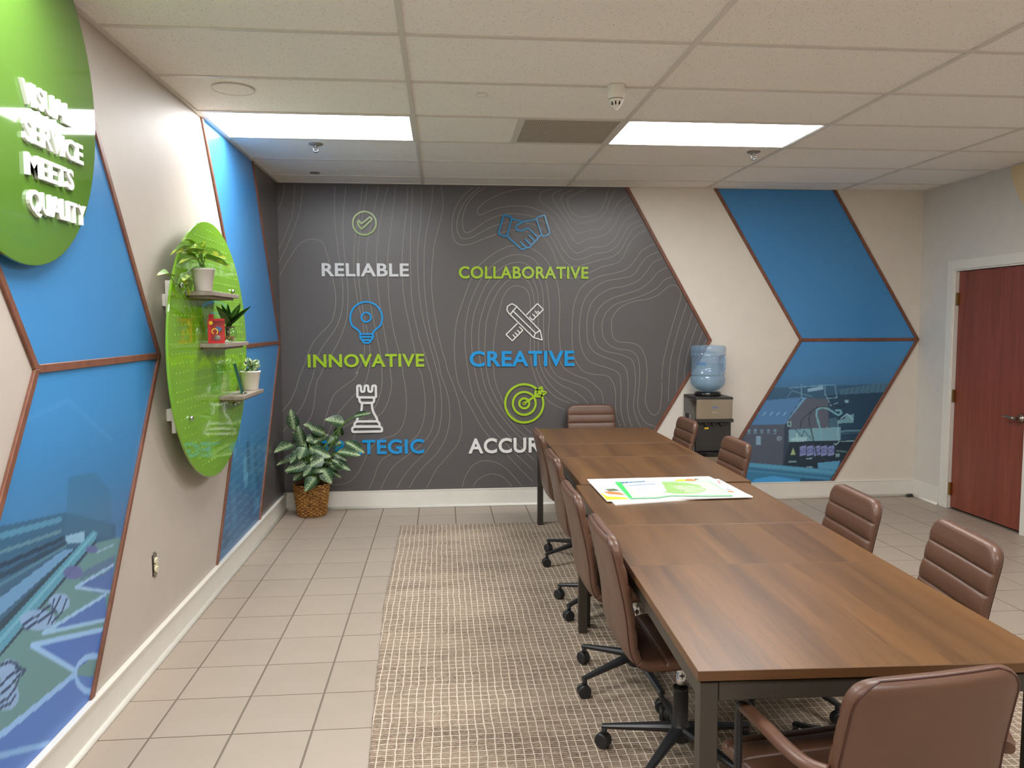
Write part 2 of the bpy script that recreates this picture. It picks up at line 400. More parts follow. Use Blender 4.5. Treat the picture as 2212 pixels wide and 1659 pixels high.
CONTOURS=[[[-1.132,2.717],[-1.146,2.622],[-1.171,2.552],[-1.195,2.502]],[[-1.05,2.713],[-1.061,2.574],[-1.079,2.463],[-1.122,2.343],[-1.164,2.252],[-1.195,2.192]],[[-0.984,2.709],[-0.998,2.594],[-1.024,2.474],[-1.072,2.343],[-1.124,2.222],[-1.198,2.071]],[[-1.199,1.96],[-1.149,2.051],[-1.086,2.152],[-1.025,2.233],[-0.964,2.272],[-0.914,2.281],[-0.864,2.269],[-0.825,2.234],[-0.796,2.143],[-0.778,2.052],[-0.755,1.941],[-0.737,1.839],[-0.739,1.726],[-0.762,1.624],[-0.798,1.562],[-0.86,1.501],[-0.922,1.429],[-0.965,1.347],[-0.997,1.255],[-1.05,1.131],[-1.078,1.038],[-1.126,0.934],[-1.202,0.835]],[[-0.724,2.717],[-0.73,2.547],[-0.726,2.376],[-0.714,2.235],[-0.697,2.093],[-0.679,1.941],[-0.675,1.808],[-0.684,1.706],[-0.711,1.603],[-0.759,1.511],[-0.821,1.429],[-0.874,1.347],[-0.906,1.264],[-0.939,1.13],[-0.963,1.072],[-1.0,0.956],[-1.054,0.851],[-1.13,0.758],[-1.204,0.654]],[[-0.634,2.714],[-0.653,2.548],[-0.664,2.397],[-0.662,2.235],[-0.651,2.093],[-0.639,1.961],[-0.633,1.839],[-0.638,1.716],[-0.65,1.613],[-0.683,1.511],[-0.73,1.408],[-0.783,1.315],[-0.835,1.233],[-0.878,1.14],[-0.9,1.106],[-0.919,1.013],[-0.933,0.896],[-0.964,0.791],[-1.011,0.721],[-1.149,0.441],[-1.21,0.3]],[[-0.499,2.72],[-0.514,2.6],[-0.533,2.469],[-0.555,2.368],[-0.567,2.276],[-0.577,2.175],[-0.581,2.073],[-0.578,1.961],[-0.567,1.859],[-0.546,1.726],[-0.518,1.613],[-0.505,1.489],[-0.504,1.376],[-0.513,1.303],[-0.54,1.231],[-0.582,1.158],[-0.56,1.174],[-0.595,1.115],[-0.689,1.046],[-0.759,0.988],[-0.795,0.918],[-0.825,0.825],[-0.85,0.754],[-0.88,0.661]],[[-0.458,2.719],[-0.476,2.6],[-0.503,2.469],[-0.52,2.358],[-0.534,2.256],[-0.544,2.155],[-0.546,2.033],[-0.54,1.91],[-0.528,1.798],[-0.512,1.685],[-0.488,1.562],[-0.47,1.448],[-0.459,1.344],[-0.459,1.272],[-0.474,1.178],[-0.491,1.116],[-0.498,1.091],[-0.551,1.021],[-0.622,0.951],[-0.716,0.847],[-0.775,0.753],[-0.811,0.671],[-0.824,0.636]],[[-0.368,2.717],[-0.384,2.621],[-0.406,2.52],[-0.428,2.419],[-0.455,2.308],[-0.472,2.206],[-0.477,2.094],[-0.474,1.962],[-0.463,1.839],[-0.445,1.716],[-0.421,1.582],[-0.398,1.458],[-0.376,1.344],[-0.365,1.25],[-0.362,1.115],[-0.363,1.09],[-0.376,0.996],[-0.414,0.89],[-0.462,0.832],[-0.52,0.791],[-0.625,0.739],[-0.719,0.682],[-0.755,0.623]],[[-0.287,2.721],[-0.314,2.622],[-0.34,2.521],[-0.363,2.4],[-0.382,2.278],[-0.392,2.156],[-0.392,2.033],[-0.386,1.901],[-0.373,1.757],[-0.354,1.623],[-0.336,1.499],[-0.317,1.375],[-0.298,1.25],[-0.287,1.125],[-0.281,1.089],[-0.295,0.983],[-0.333,0.877],[-0.398,0.795],[-0.509,0.75],[-0.568,0.691],[-0.604,0.621],[-0.641,0.527]],[[-0.226,2.722],[-0.243,2.583],[-0.263,2.421],[-0.28,2.299],[-0.295,2.177],[-0.302,2.034],[-0.299,1.89],[-0.291,1.747],[-0.273,1.602],[-0.251,1.478],[-0.22,1.353],[-0.195,1.228],[-0.181,1.124],[-0.173,1.088],[-0.16,0.946],[-0.165,0.828],[-0.19,0.721],[-0.237,0.651],[-0.302,0.616],[-0.384,0.594],[-0.455,0.535],[-0.515,0.429],[-0.575,0.311],[-0.658,0.23],[-0.751,0.21],[-0.821,0.215]],[[-0.128,2.715],[-0.135,2.554],[-0.154,2.401],[-0.169,2.279],[-0.178,2.157],[-0.18,2.014],[-0.175,1.86],[-0.158,1.726],[-0.134,1.602],[-0.11,1.478],[-0.08,1.332],[-0.046,1.185],[-0.032,1.157],[-0.016,1.063],[-0.002,0.945],[-0.007,0.802],[-0.038,0.684],[-0.092,0.601],[-0.186,0.543],[-0.281,0.473],[-0.363,0.427],[-0.411,0.356],[-0.454,0.237],[-0.49,0.168]],[[-0.087,2.716],[-0.093,2.554],[-0.103,2.402],[-0.11,2.239],[-0.112,2.096],[-0.109,1.942],[-0.105,1.808],[-0.092,1.685],[-0.067,1.56],[-0.038,1.436],[0.002,1.31],[0.037,1.195],[0.05,1.157],[0.066,1.062],[0.083,0.944],[0.079,0.825],[0.062,0.706],[0.02,0.611],[-0.057,0.529],[-0.164,0.447],[-0.271,0.365],[-0.343,0.259],[-0.385,0.169]],[[-0.013,2.722],[-0.014,2.555],[-0.023,2.403],[-0.041,2.28],[-0.05,2.158],[-0.05,2.014],[-0.043,1.87],[-0.029,1.736],[-0.008,1.602],[0.025,1.467],[0.06,1.331],[0.095,1.205],[0.102,1.156],[0.125,1.062],[0.138,0.931],[0.138,0.812],[0.115,0.669],[0.067,0.575],[-0.011,0.468],[-0.118,0.362],[-0.202,0.256],[-0.25,0.17]],[[0.082,2.72],[0.073,2.576],[0.051,2.464],[0.024,2.332],[0.007,2.199],[0.002,2.035],[0.004,1.891],[0.017,1.726],[0.036,1.581],[0.066,1.435],[0.101,1.31],[0.131,1.184],[0.126,1.168],[0.172,1.037],[0.2,0.918],[0.208,0.776],[0.192,0.668],[0.155,0.561],[0.083,0.454],[-0.024,0.348],[-0.096,0.254],[-0.144,0.171]],[[0.151,2.721],[0.165,2.628],[0.159,2.506],[0.122,2.363],[0.09,2.24],[0.073,2.097],[0.063,1.943],[0.07,1.809],[0.084,1.674],[0.108,1.529],[0.138,1.383],[0.178,1.246],[0.193,1.179],[0.242,1.049],[0.283,0.918],[0.305,0.786],[0.308,0.667],[0.274,0.547],[0.19,0.441],[0.094,0.334],[0.034,0.227],[0.004,0.17]],[[1.385,2.719],[1.29,2.674],[1.234,2.646],[1.223,2.608],[1.24,2.554],[1.268,2.51],[1.324,2.484],[1.403,2.49],[1.481,2.512],[1.526,2.568],[1.548,2.623],[1.575,2.716]],[[1.267,2.712],[1.189,2.673],[1.167,2.634],[1.178,2.597],[1.212,2.532],[1.257,2.467],[1.324,2.429],[1.403,2.446],[1.493,2.469],[1.56,2.546],[1.593,2.634],[1.637,2.711]],[[1.178,2.713],[1.1,2.672],[1.095,2.639],[1.123,2.585],[1.179,2.509],[1.235,2.423],[1.28,2.363],[1.325,2.347],[1.403,2.369],[1.516,2.392],[1.605,2.492],[1.65,2.591],[1.734,2.663]],[[1.089,2.712],[1.011,2.692],[0.984,2.659],[0.989,2.616],[1.045,2.568],[1.123,2.509],[1.19,2.422],[1.246,2.335],[1.291,2.27],[1.325,2.261],[1.404,2.298],[1.527,2.321],[1.617,2.393],[1.662,2.481],[1.707,2.559],[1.774,2.594]],[[0.978,2.708],[0.868,2.712],[0.757,2.7],[0.647,2.666],[0.537,2.611],[0.471,2.556],[0.455,2.524],[0.46,2.497],[0.487,2.492],[0.559,2.525],[0.647,2.553],[0.757,2.568],[0.867,2.566],[0.967,2.54],[1.056,2.497],[1.123,2.422],[1.179,2.335],[1.235,2.236],[1.292,2.18],[1.337,2.182],[1.426,2.227],[1.539,2.233],[1.629,2.294],[1.685,2.394],[1.741,2.471],[1.82,2.516]],[[0.521,2.721],[0.428,2.653],[0.362,2.566],[0.331,2.469],[0.333,2.382],[0.355,2.342],[0.404,2.356],[0.492,2.416],[0.591,2.471],[0.702,2.499],[0.801,2.502],[0.912,2.485],[1.011,2.442],[1.078,2.388],[1.134,2.301],[1.19,2.203],[1.247,2.138],[1.303,2.119],[1.382,2.138],[1.461,2.172],[1.574,2.189],[1.653,2.239],[1.709,2.328],[1.764,2.416],[1.855,2.461]],[[0.472,2.72],[0.384,2.641],[0.318,2.544],[0.282,2.436],[0.284,2.36],[0.311,2.306],[0.354,2.29],[0.415,2.307],[0.514,2.362],[0.613,2.406],[0.734,2.434],[0.856,2.432],[0.956,2.404],[1.034,2.361],[1.101,2.279],[1.146,2.192],[1.191,2.115],[1.247,2.071],[1.303,2.063],[1.405,2.089],[1.517,2.122],[1.619,2.15],[1.687,2.206],[1.743,2.306],[1.799,2.384],[1.878,2.423]],[[0.418,2.719],[0.341,2.652],[0.28,2.565],[0.247,2.468],[0.24,2.36],[0.256,2.284],[0.294,2.247],[0.349,2.238],[0.425,2.258],[0.536,2.303],[0.646,2.341],[0.756,2.366],[0.845,2.365],[0.956,2.333],[1.034,2.29],[1.084,2.214],[1.123,2.126],[1.157,2.038],[1.202,1.983],[1.259,1.961],[1.326,1.972],[1.428,2.017],[1.529,2.062],[1.654,2.095],[1.71,2.151],[1.766,2.262],[1.833,2.34],[1.907,2.373]],[[1.983,2.258],[1.88,2.207],[1.813,2.118],[1.734,2.04],[1.632,2.006],[1.518,1.984],[1.417,1.939],[1.338,1.873],[1.293,1.773],[1.271,1.662],[1.266,1.505],[1.272,1.338],[1.306,1.236],[1.375,1.157],[1.466,1.134],[1.547,1.127],[1.601,1.102],[1.641,1.029],[1.652,0.944],[1.652,0.847],[1.665,0.75],[1.697,0.674]],[[2.018,2.191],[1.927,2.152],[1.859,2.074],[1.803,1.996],[1.689,1.962],[1.564,1.94],[1.462,1.884],[1.383,1.795],[1.344,1.684],[1.33,1.528],[1.34,1.393],[1.386,1.281],[1.455,1.23],[1.581,1.189],[1.661,1.155],[1.693,1.095],[1.7,0.968],[1.699,0.847],[1.714,0.749],[1.74,0.674]],[[2.053,2.136],[1.973,2.097],[1.905,2.007],[1.837,1.94],[1.724,1.896],[1.599,1.873],[1.497,1.817],[1.429,1.739],[1.398,1.628],[1.396,1.505],[1.408,1.404],[1.465,1.325],[1.557,1.28],[1.672,1.239],[1.736,1.188],[1.758,1.101],[1.762,0.967],[1.757,0.846],[1.776,0.736],[1.801,0.673]],[[2.094,2.055],[2.02,2.019],[1.952,1.941],[1.861,1.873],[1.736,1.829],[1.622,1.795],[1.531,1.739],[1.475,1.661],[1.453,1.572],[1.455,1.482],[1.488,1.392],[1.557,1.336],[1.66,1.313],[1.764,1.278],[1.81,1.221],[1.828,1.085],[1.821,0.967],[1.812,0.845],[1.838,0.748],[1.876,0.672]],[[2.147,1.977],[2.078,1.952],[1.999,1.874],[1.885,1.818],[1.748,1.773],[1.645,1.739],[1.566,1.672],[1.532,1.594],[1.529,1.516],[1.545,1.448],[1.602,1.381],[1.682,1.352],[1.786,1.335],[1.844,1.278],[1.862,1.187],[1.863,1.085],[1.854,0.966],[1.849,0.869],[1.868,0.784],[1.925,0.704],[2.012,0.67]],[[2.062,1.086],[2.07,1.219],[2.098,1.355],[2.142,1.525],[2.186,1.672],[2.219,1.784],[2.222,1.84],[2.194,1.891],[2.148,1.907],[2.091,1.879],[2.022,1.823],[1.931,1.784],[1.816,1.767],[1.714,1.728],[1.646,1.672],[1.614,1.605],[1.613,1.515],[1.63,1.448],[1.682,1.414],[1.774,1.408],[1.855,1.379],[1.901,1.311],[1.926,1.209],[1.93,1.085],[1.924,1.002],[1.916,0.905],[1.936,0.832],[1.973,0.783],[2.004,0.772],[2.035,0.794],[2.053,0.855],[2.062,0.964],[2.063,1.062]],[[2.277,1.75],[2.233,1.615],[2.189,1.468],[2.156,1.332],[2.134,1.219],[2.128,1.083],[2.122,0.988],[2.127,0.89]],[[2.325,1.66],[2.292,1.547],[2.248,1.411],[2.215,1.275],[2.202,1.162],[2.198,1.082],[2.194,0.975]],[[2.373,1.57],[2.329,1.445],[2.295,1.332],[2.276,1.229],[2.263,1.157],[2.267,1.084]],[[2.423,1.501],[2.376,1.377],[2.355,1.274]],[[2.46,1.433],[2.424,1.354]],[[1.542,0.879],[1.529,0.97],[1.48,1.031],[1.394,1.092],[1.309,1.123],[1.212,1.177],[1.158,1.261],[1.164,1.349],[1.153,1.506],[1.158,1.728],[1.141,1.894],[1.09,2.038],[1.012,2.147],[0.934,2.202],[0.845,2.234],[0.778,2.239],[0.712,2.228],[0.59,2.167],[0.468,2.068],[0.402,1.959],[0.334,1.784],[0.278,1.619],[0.255,1.454],[0.253,1.288],[0.27,1.126],[0.293,1.042],[0.339,0.947],[0.398,0.839],[0.468,0.706],[0.539,0.609],[0.587,0.56],[0.682,0.462],[0.802,0.327],[0.923,0.202]],[[1.468,0.898],[1.431,0.971],[1.358,1.032],[1.261,1.069],[1.164,1.106],[1.098,1.166],[1.068,1.238],[1.074,1.283],[1.057,1.45],[1.068,1.617],[1.062,1.784],[1.034,1.949],[0.978,2.07],[0.911,2.136],[0.811,2.16],[0.711,2.146],[0.59,2.08],[0.501,1.981],[0.434,1.86],[0.378,1.718],[0.349,1.564],[0.342,1.398],[0.358,1.243],[0.379,1.099],[0.41,0.958],[0.469,0.838],[0.551,0.693],[0.635,0.596],[0.754,0.473],[0.923,0.3]],[[1.408,0.884],[1.359,0.936],[1.273,0.997],[1.189,1.034],[1.104,1.094],[1.044,1.167],[1.014,1.239],[1.023,1.283],[1.018,1.506],[1.017,1.728],[1.001,1.894],[0.945,2.015],[0.878,2.075],[0.8,2.097],[0.689,2.069],[0.6,2.003],[0.523,1.904],[0.467,1.784],[0.422,1.663],[0.399,1.508],[0.403,1.342],[0.419,1.209],[0.441,1.098],[0.464,1.005],[0.517,0.885],[0.588,0.765],[0.683,0.643],[0.803,0.521],[0.935,0.391]],[[1.322,0.885],[1.213,0.937],[1.116,1.01],[1.044,1.095],[0.996,1.191],[0.978,1.283],[0.97,1.451],[0.973,1.673],[0.967,1.839],[0.922,1.96],[0.867,2.015],[0.8,2.028],[0.711,2.003],[0.622,1.927],[0.544,1.817],[0.499,1.696],[0.465,1.563],[0.459,1.398],[0.469,1.264],[0.496,1.097],[0.529,0.992],[0.588,0.872],[0.683,0.739],[0.791,0.617],[0.935,0.494]],[[1.249,0.886],[1.128,0.938],[1.032,1.035],[0.972,1.143],[0.939,1.284],[0.939,1.507],[0.939,1.751],[0.911,1.883],[0.867,1.949],[0.8,1.968],[0.722,1.949],[0.644,1.872],[0.577,1.751],[0.532,1.618],[0.515,1.453],[0.514,1.286],[0.54,1.097],[0.588,0.968],[0.66,0.836],[0.755,0.702],[0.923,0.543]],[[1.201,0.829],[1.104,0.878],[1.032,0.939],[0.971,1.048],[0.933,1.156],[0.905,1.284],[0.905,1.507],[0.905,1.728],[0.889,1.828],[0.855,1.877],[0.794,1.897],[0.733,1.883],[0.677,1.817],[0.643,1.707],[0.61,1.563],[0.587,1.397],[0.583,1.264],[0.596,1.097],[0.636,0.979],[0.684,0.871],[0.755,0.774],[0.911,0.628]],[[0.31,0.169],[0.334,0.251],[0.394,0.347],[0.466,0.388],[0.526,0.392],[0.598,0.379],[0.682,0.329],[0.754,0.255],[0.824,0.17]],[[0.405,0.171],[0.441,0.225],[0.513,0.266],[0.573,0.277],[0.645,0.257],[0.693,0.219],[0.739,0.167]]]
ICONS={'handshake':[(1,[(0.684,2.489),(0.726,2.48),(0.745,2.466),(0.741,2.451),(0.704,2.316),(0.686,2.31),(0.641,2.327),(0.632,2.34),(0.636,2.357),(0.677,2.487)]),(1,[(0.956,2.467),(0.966,2.475),(1.017,2.491),(1.027,2.488),(1.067,2.35),(1.063,2.333),(1.017,2.313),(1.0,2.325),(0.958,2.453)]),(0,[(0.746,2.457),(0.841,2.436),(0.956,2.456)]),(0,[(0.841,2.436),(0.791,2.408),(0.78,2.397),(0.779,2.38),(0.789,2.365),(0.816,2.359),(0.839,2.362),(0.874,2.38),(0.891,2.377),(0.959,2.312),(0.966,2.303),(0.964,2.29),(0.941,2.273),(0.926,2.253),(0.909,2.239),(0.896,2.221),(0.878,2.216),(0.863,2.224),(0.858,2.213),(0.846,2.206),(0.828,2.207),(0.811,2.218),(0.786,2.24),(0.706,2.313)]),(0,[(0.894,2.319),(0.939,2.274)]),(0,[(0.862,2.286),(0.906,2.242)]),(0,[(0.822,2.262),(0.863,2.224)]),(0,[(0.966,2.305),(0.997,2.324)])],'check':[(1,[(-0.391,2.412),(-0.392,2.397),(-0.396,2.383),(-0.402,2.369),(-0.41,2.356),(-0.42,2.344),(-0.431,2.334),(-0.444,2.327),(-0.458,2.321),(-0.473,2.317),(-0.488,2.316),(-0.503,2.317),(-0.517,2.32),(-0.531,2.326),(-0.544,2.334),(-0.555,2.343),(-0.565,2.355),(-0.572,2.367),(-0.578,2.381),(-0.581,2.396),(-0.582,2.411),(-0.58,2.425),(-0.577,2.44),(-0.571,2.454),(-0.563,2.467),(-0.553,2.478),(-0.541,2.488),(-0.528,2.496),(-0.514,2.502),(-0.5,2.506),(-0.485,2.507),(-0.47,2.506),(-0.455,2.502),(-0.442,2.497),(-0.429,2.489),(-0.418,2.48),(-0.408,2.468),(-0.4,2.456),(-0.395,2.442),(-0.392,2.427)]),(1,[(-0.54,2.428),(-0.534,2.432),(-0.526,2.427),(-0.509,2.408),(-0.452,2.455),(-0.441,2.46),(-0.431,2.455),(-0.427,2.446),(-0.43,2.436),(-0.497,2.375),(-0.509,2.368),(-0.521,2.375),(-0.539,2.403)])],'rook':[(1,[(-0.569,1.057),(-0.54,1.056),(-0.538,1.004),(-0.511,1.004),(-0.507,1.056),(-0.478,1.056),(-0.477,1.004),(-0.447,1.003),(-0.444,1.055),(-0.415,1.055),(-0.414,0.96),(-0.425,0.954),(-0.56,0.956),(-0.57,0.962)]),(1,[(-0.554,0.956),(-0.553,0.923),(-0.538,0.909),(-0.443,0.908),(-0.432,0.921),(-0.43,0.954)]),(0,[(-0.533,0.908),(-0.536,0.854),(-0.546,0.822),(-0.57,0.786),(-0.579,0.753)]),(0,[(-0.451,0.907),(-0.447,0.853),(-0.432,0.814),(-0.412,0.781),(-0.406,0.751)]),(1,[(-0.599,0.709),(-0.598,0.736),(-0.579,0.751),(-0.406,0.75),(-0.389,0.733),(-0.387,0.706)]),(1,[(-0.598,0.706),(-0.385,0.704),(-0.369,0.692),(-0.368,0.664),(-0.616,0.662),(-0.619,0.691),(-0.609,0.703)])],'target':[(1,[(1.015,0.887),(1.014,0.868),(1.01,0.85),(1.005,0.832),(0.998,0.815),(0.989,0.799),(0.978,0.784),(0.966,0.77),(0.952,0.758),(0.937,0.747),(0.921,0.738),(0.903,0.732),(0.886,0.727),(0.867,0.724),(0.849,0.723),(0.83,0.724),(0.812,0.728),(0.794,0.733),(0.777,0.74),(0.761,0.75),(0.746,0.761),(0.732,0.773),(0.72,0.787),(0.709,0.802),(0.7,0.819),(0.693,0.836),(0.688,0.854),(0.685,0.872),(0.684,0.891),(0.685,0.909),(0.688,0.927),(0.693,0.945),(0.7,0.962),(0.709,0.978),(0.72,0.993),(0.732,1.006),(0.746,1.019),(0.761,1.029),(0.778,1.038),(0.795,1.045),(0.812,1.05),(0.831,1.053),(0.849,1.054),(0.868,1.052),(0.886,1.049),(0.904,1.044),(0.921,1.037),(0.937,1.027),(0.952,1.017),(0.966,1.004),(0.978,0.99),(0.989,0.975),(0.998,0.959),(1.005,0.941),(1.01,0.924),(1.014,0.905)]),(1,[(0.948,0.887),(0.947,0.872),(0.943,0.857),(0.937,0.843),(0.929,0.829),(0.919,0.818),(0.907,0.808),(0.894,0.8),(0.879,0.794),(0.864,0.791),(0.849,0.79),(0.833,0.791),(0.818,0.795),(0.804,0.801),(0.791,0.809),(0.779,0.819),(0.769,0.831),(0.761,0.845),(0.755,0.859),(0.751,0.874),(0.75,0.89),(0.751,0.905),(0.755,0.92),(0.761,0.934),(0.769,0.948),(0.779,0.959),(0.791,0.969),(0.804,0.977),(0.818,0.983),(0.834,0.986),(0.849,0.987),(0.864,0.986),(0.88,0.982),(0.894,0.976),(0.907,0.968),(0.919,0.958),(0.929,0.946),(0.937,0.932),(0.943,0.918),(0.947,0.903)]),(1,[(0.892,0.888),(0.891,0.878),(0.888,0.869),(0.883,0.861),(0.876,0.854),(0.868,0.849),(0.858,0.846),(0.849,0.845),(0.839,0.847),(0.83,0.85),(0.822,0.855),(0.815,0.862),(0.81,0.87),(0.807,0.879),(0.806,0.889),(0.807,0.899),(0.81,0.908),(0.815,0.916),(0.822,0.923),(0.83,0.928),(0.839,0.931),(0.849,0.932),(0.859,0.93),(0.868,0.927),(0.876,0.922),(0.883,0.915),(0.888,0.907),(0.891,0.898)]),(1,[(0.854,0.888),(0.854,0.886),(0.852,0.884),(0.849,0.883),(0.846,0.884),(0.844,0.886),(0.844,0.889),(0.844,0.891),(0.846,0.893),(0.849,0.894),(0.852,0.893),(0.854,0.891)]),(0,[(0.849,0.889),(0.94,0.948),(0.998,0.992)]),(1,[(0.939,0.949),(0.951,1.0),(1.003,1.031),(1.003,0.992),(1.04,0.982),(0.991,0.948)])],'bulb':[(0,[(-0.535,1.49),(-0.547,1.518),(-0.6,1.558),(-0.608,1.575),(-0.614,1.594),(-0.617,1.613),(-0.617,1.632),(-0.615,1.652),(-0.609,1.67),(-0.601,1.688),(-0.591,1.705),(-0.579,1.72),(-0.564,1.732),(-0.548,1.743),(-0.53,1.751),(-0.512,1.757),(-0.492,1.76),(-0.473,1.76),(-0.454,1.757),(-0.436,1.751),(-0.418,1.743),(-0.402,1.732),(-0.388,1.719),(-0.376,1.705),(-0.366,1.688),(-0.359,1.67),(-0.354,1.651),(-0.352,1.632),(-0.353,1.612),(-0.357,1.593),(-0.363,1.575),(-0.372,1.557),(-0.42,1.518),(-0.435,1.489)]),(1,[(-0.446,1.632),(-0.448,1.621),(-0.452,1.612),(-0.458,1.604),(-0.466,1.598),(-0.476,1.594),(-0.486,1.592),(-0.496,1.594),(-0.505,1.598),(-0.513,1.604),(-0.519,1.612),(-0.523,1.622),(-0.524,1.632),(-0.522,1.642),(-0.518,1.651),(-0.512,1.659),(-0.504,1.665),(-0.494,1.669),(-0.484,1.671),(-0.474,1.669),(-0.465,1.665),(-0.457,1.659),(-0.451,1.651),(-0.447,1.642)]),(1,[(-0.538,1.492),(-0.539,1.461),(-0.518,1.438),(-0.508,1.416),(-0.463,1.416),(-0.45,1.437),(-0.431,1.46),(-0.43,1.491)]),(0,[(-0.536,1.467),(-0.434,1.466)]),(0,[(-0.518,1.44),(-0.45,1.44)])],'pencil':[(1,[(0.701,1.69),(0.706,1.723),(0.744,1.745),(0.779,1.726),(0.987,1.515),(1.005,1.434),(0.928,1.457),(0.716,1.665)]),(0,[(0.735,1.66),(0.786,1.72)]),(0,[(0.752,1.684),(0.947,1.493)]),(0,[(0.933,1.457),(0.944,1.49),(0.985,1.515)]),(0,[(0.872,1.653),(0.964,1.746),(1.014,1.695),(0.922,1.603),(0.897,1.629)]),(0,[(0.924,1.653),(0.942,1.635)]),(0,[(0.947,1.678),(0.962,1.66)]),(0,[(0.967,1.678),(0.985,1.662)]),(0,[(0.788,1.574),(0.693,1.482),(0.747,1.428),(0.837,1.518),(0.81,1.545)]),(0,[(0.792,1.516),(0.81,1.498)]),(0,[(0.772,1.496),(0.79,1.478)]),(0,[(0.754,1.478),(0.767,1.463)])]}
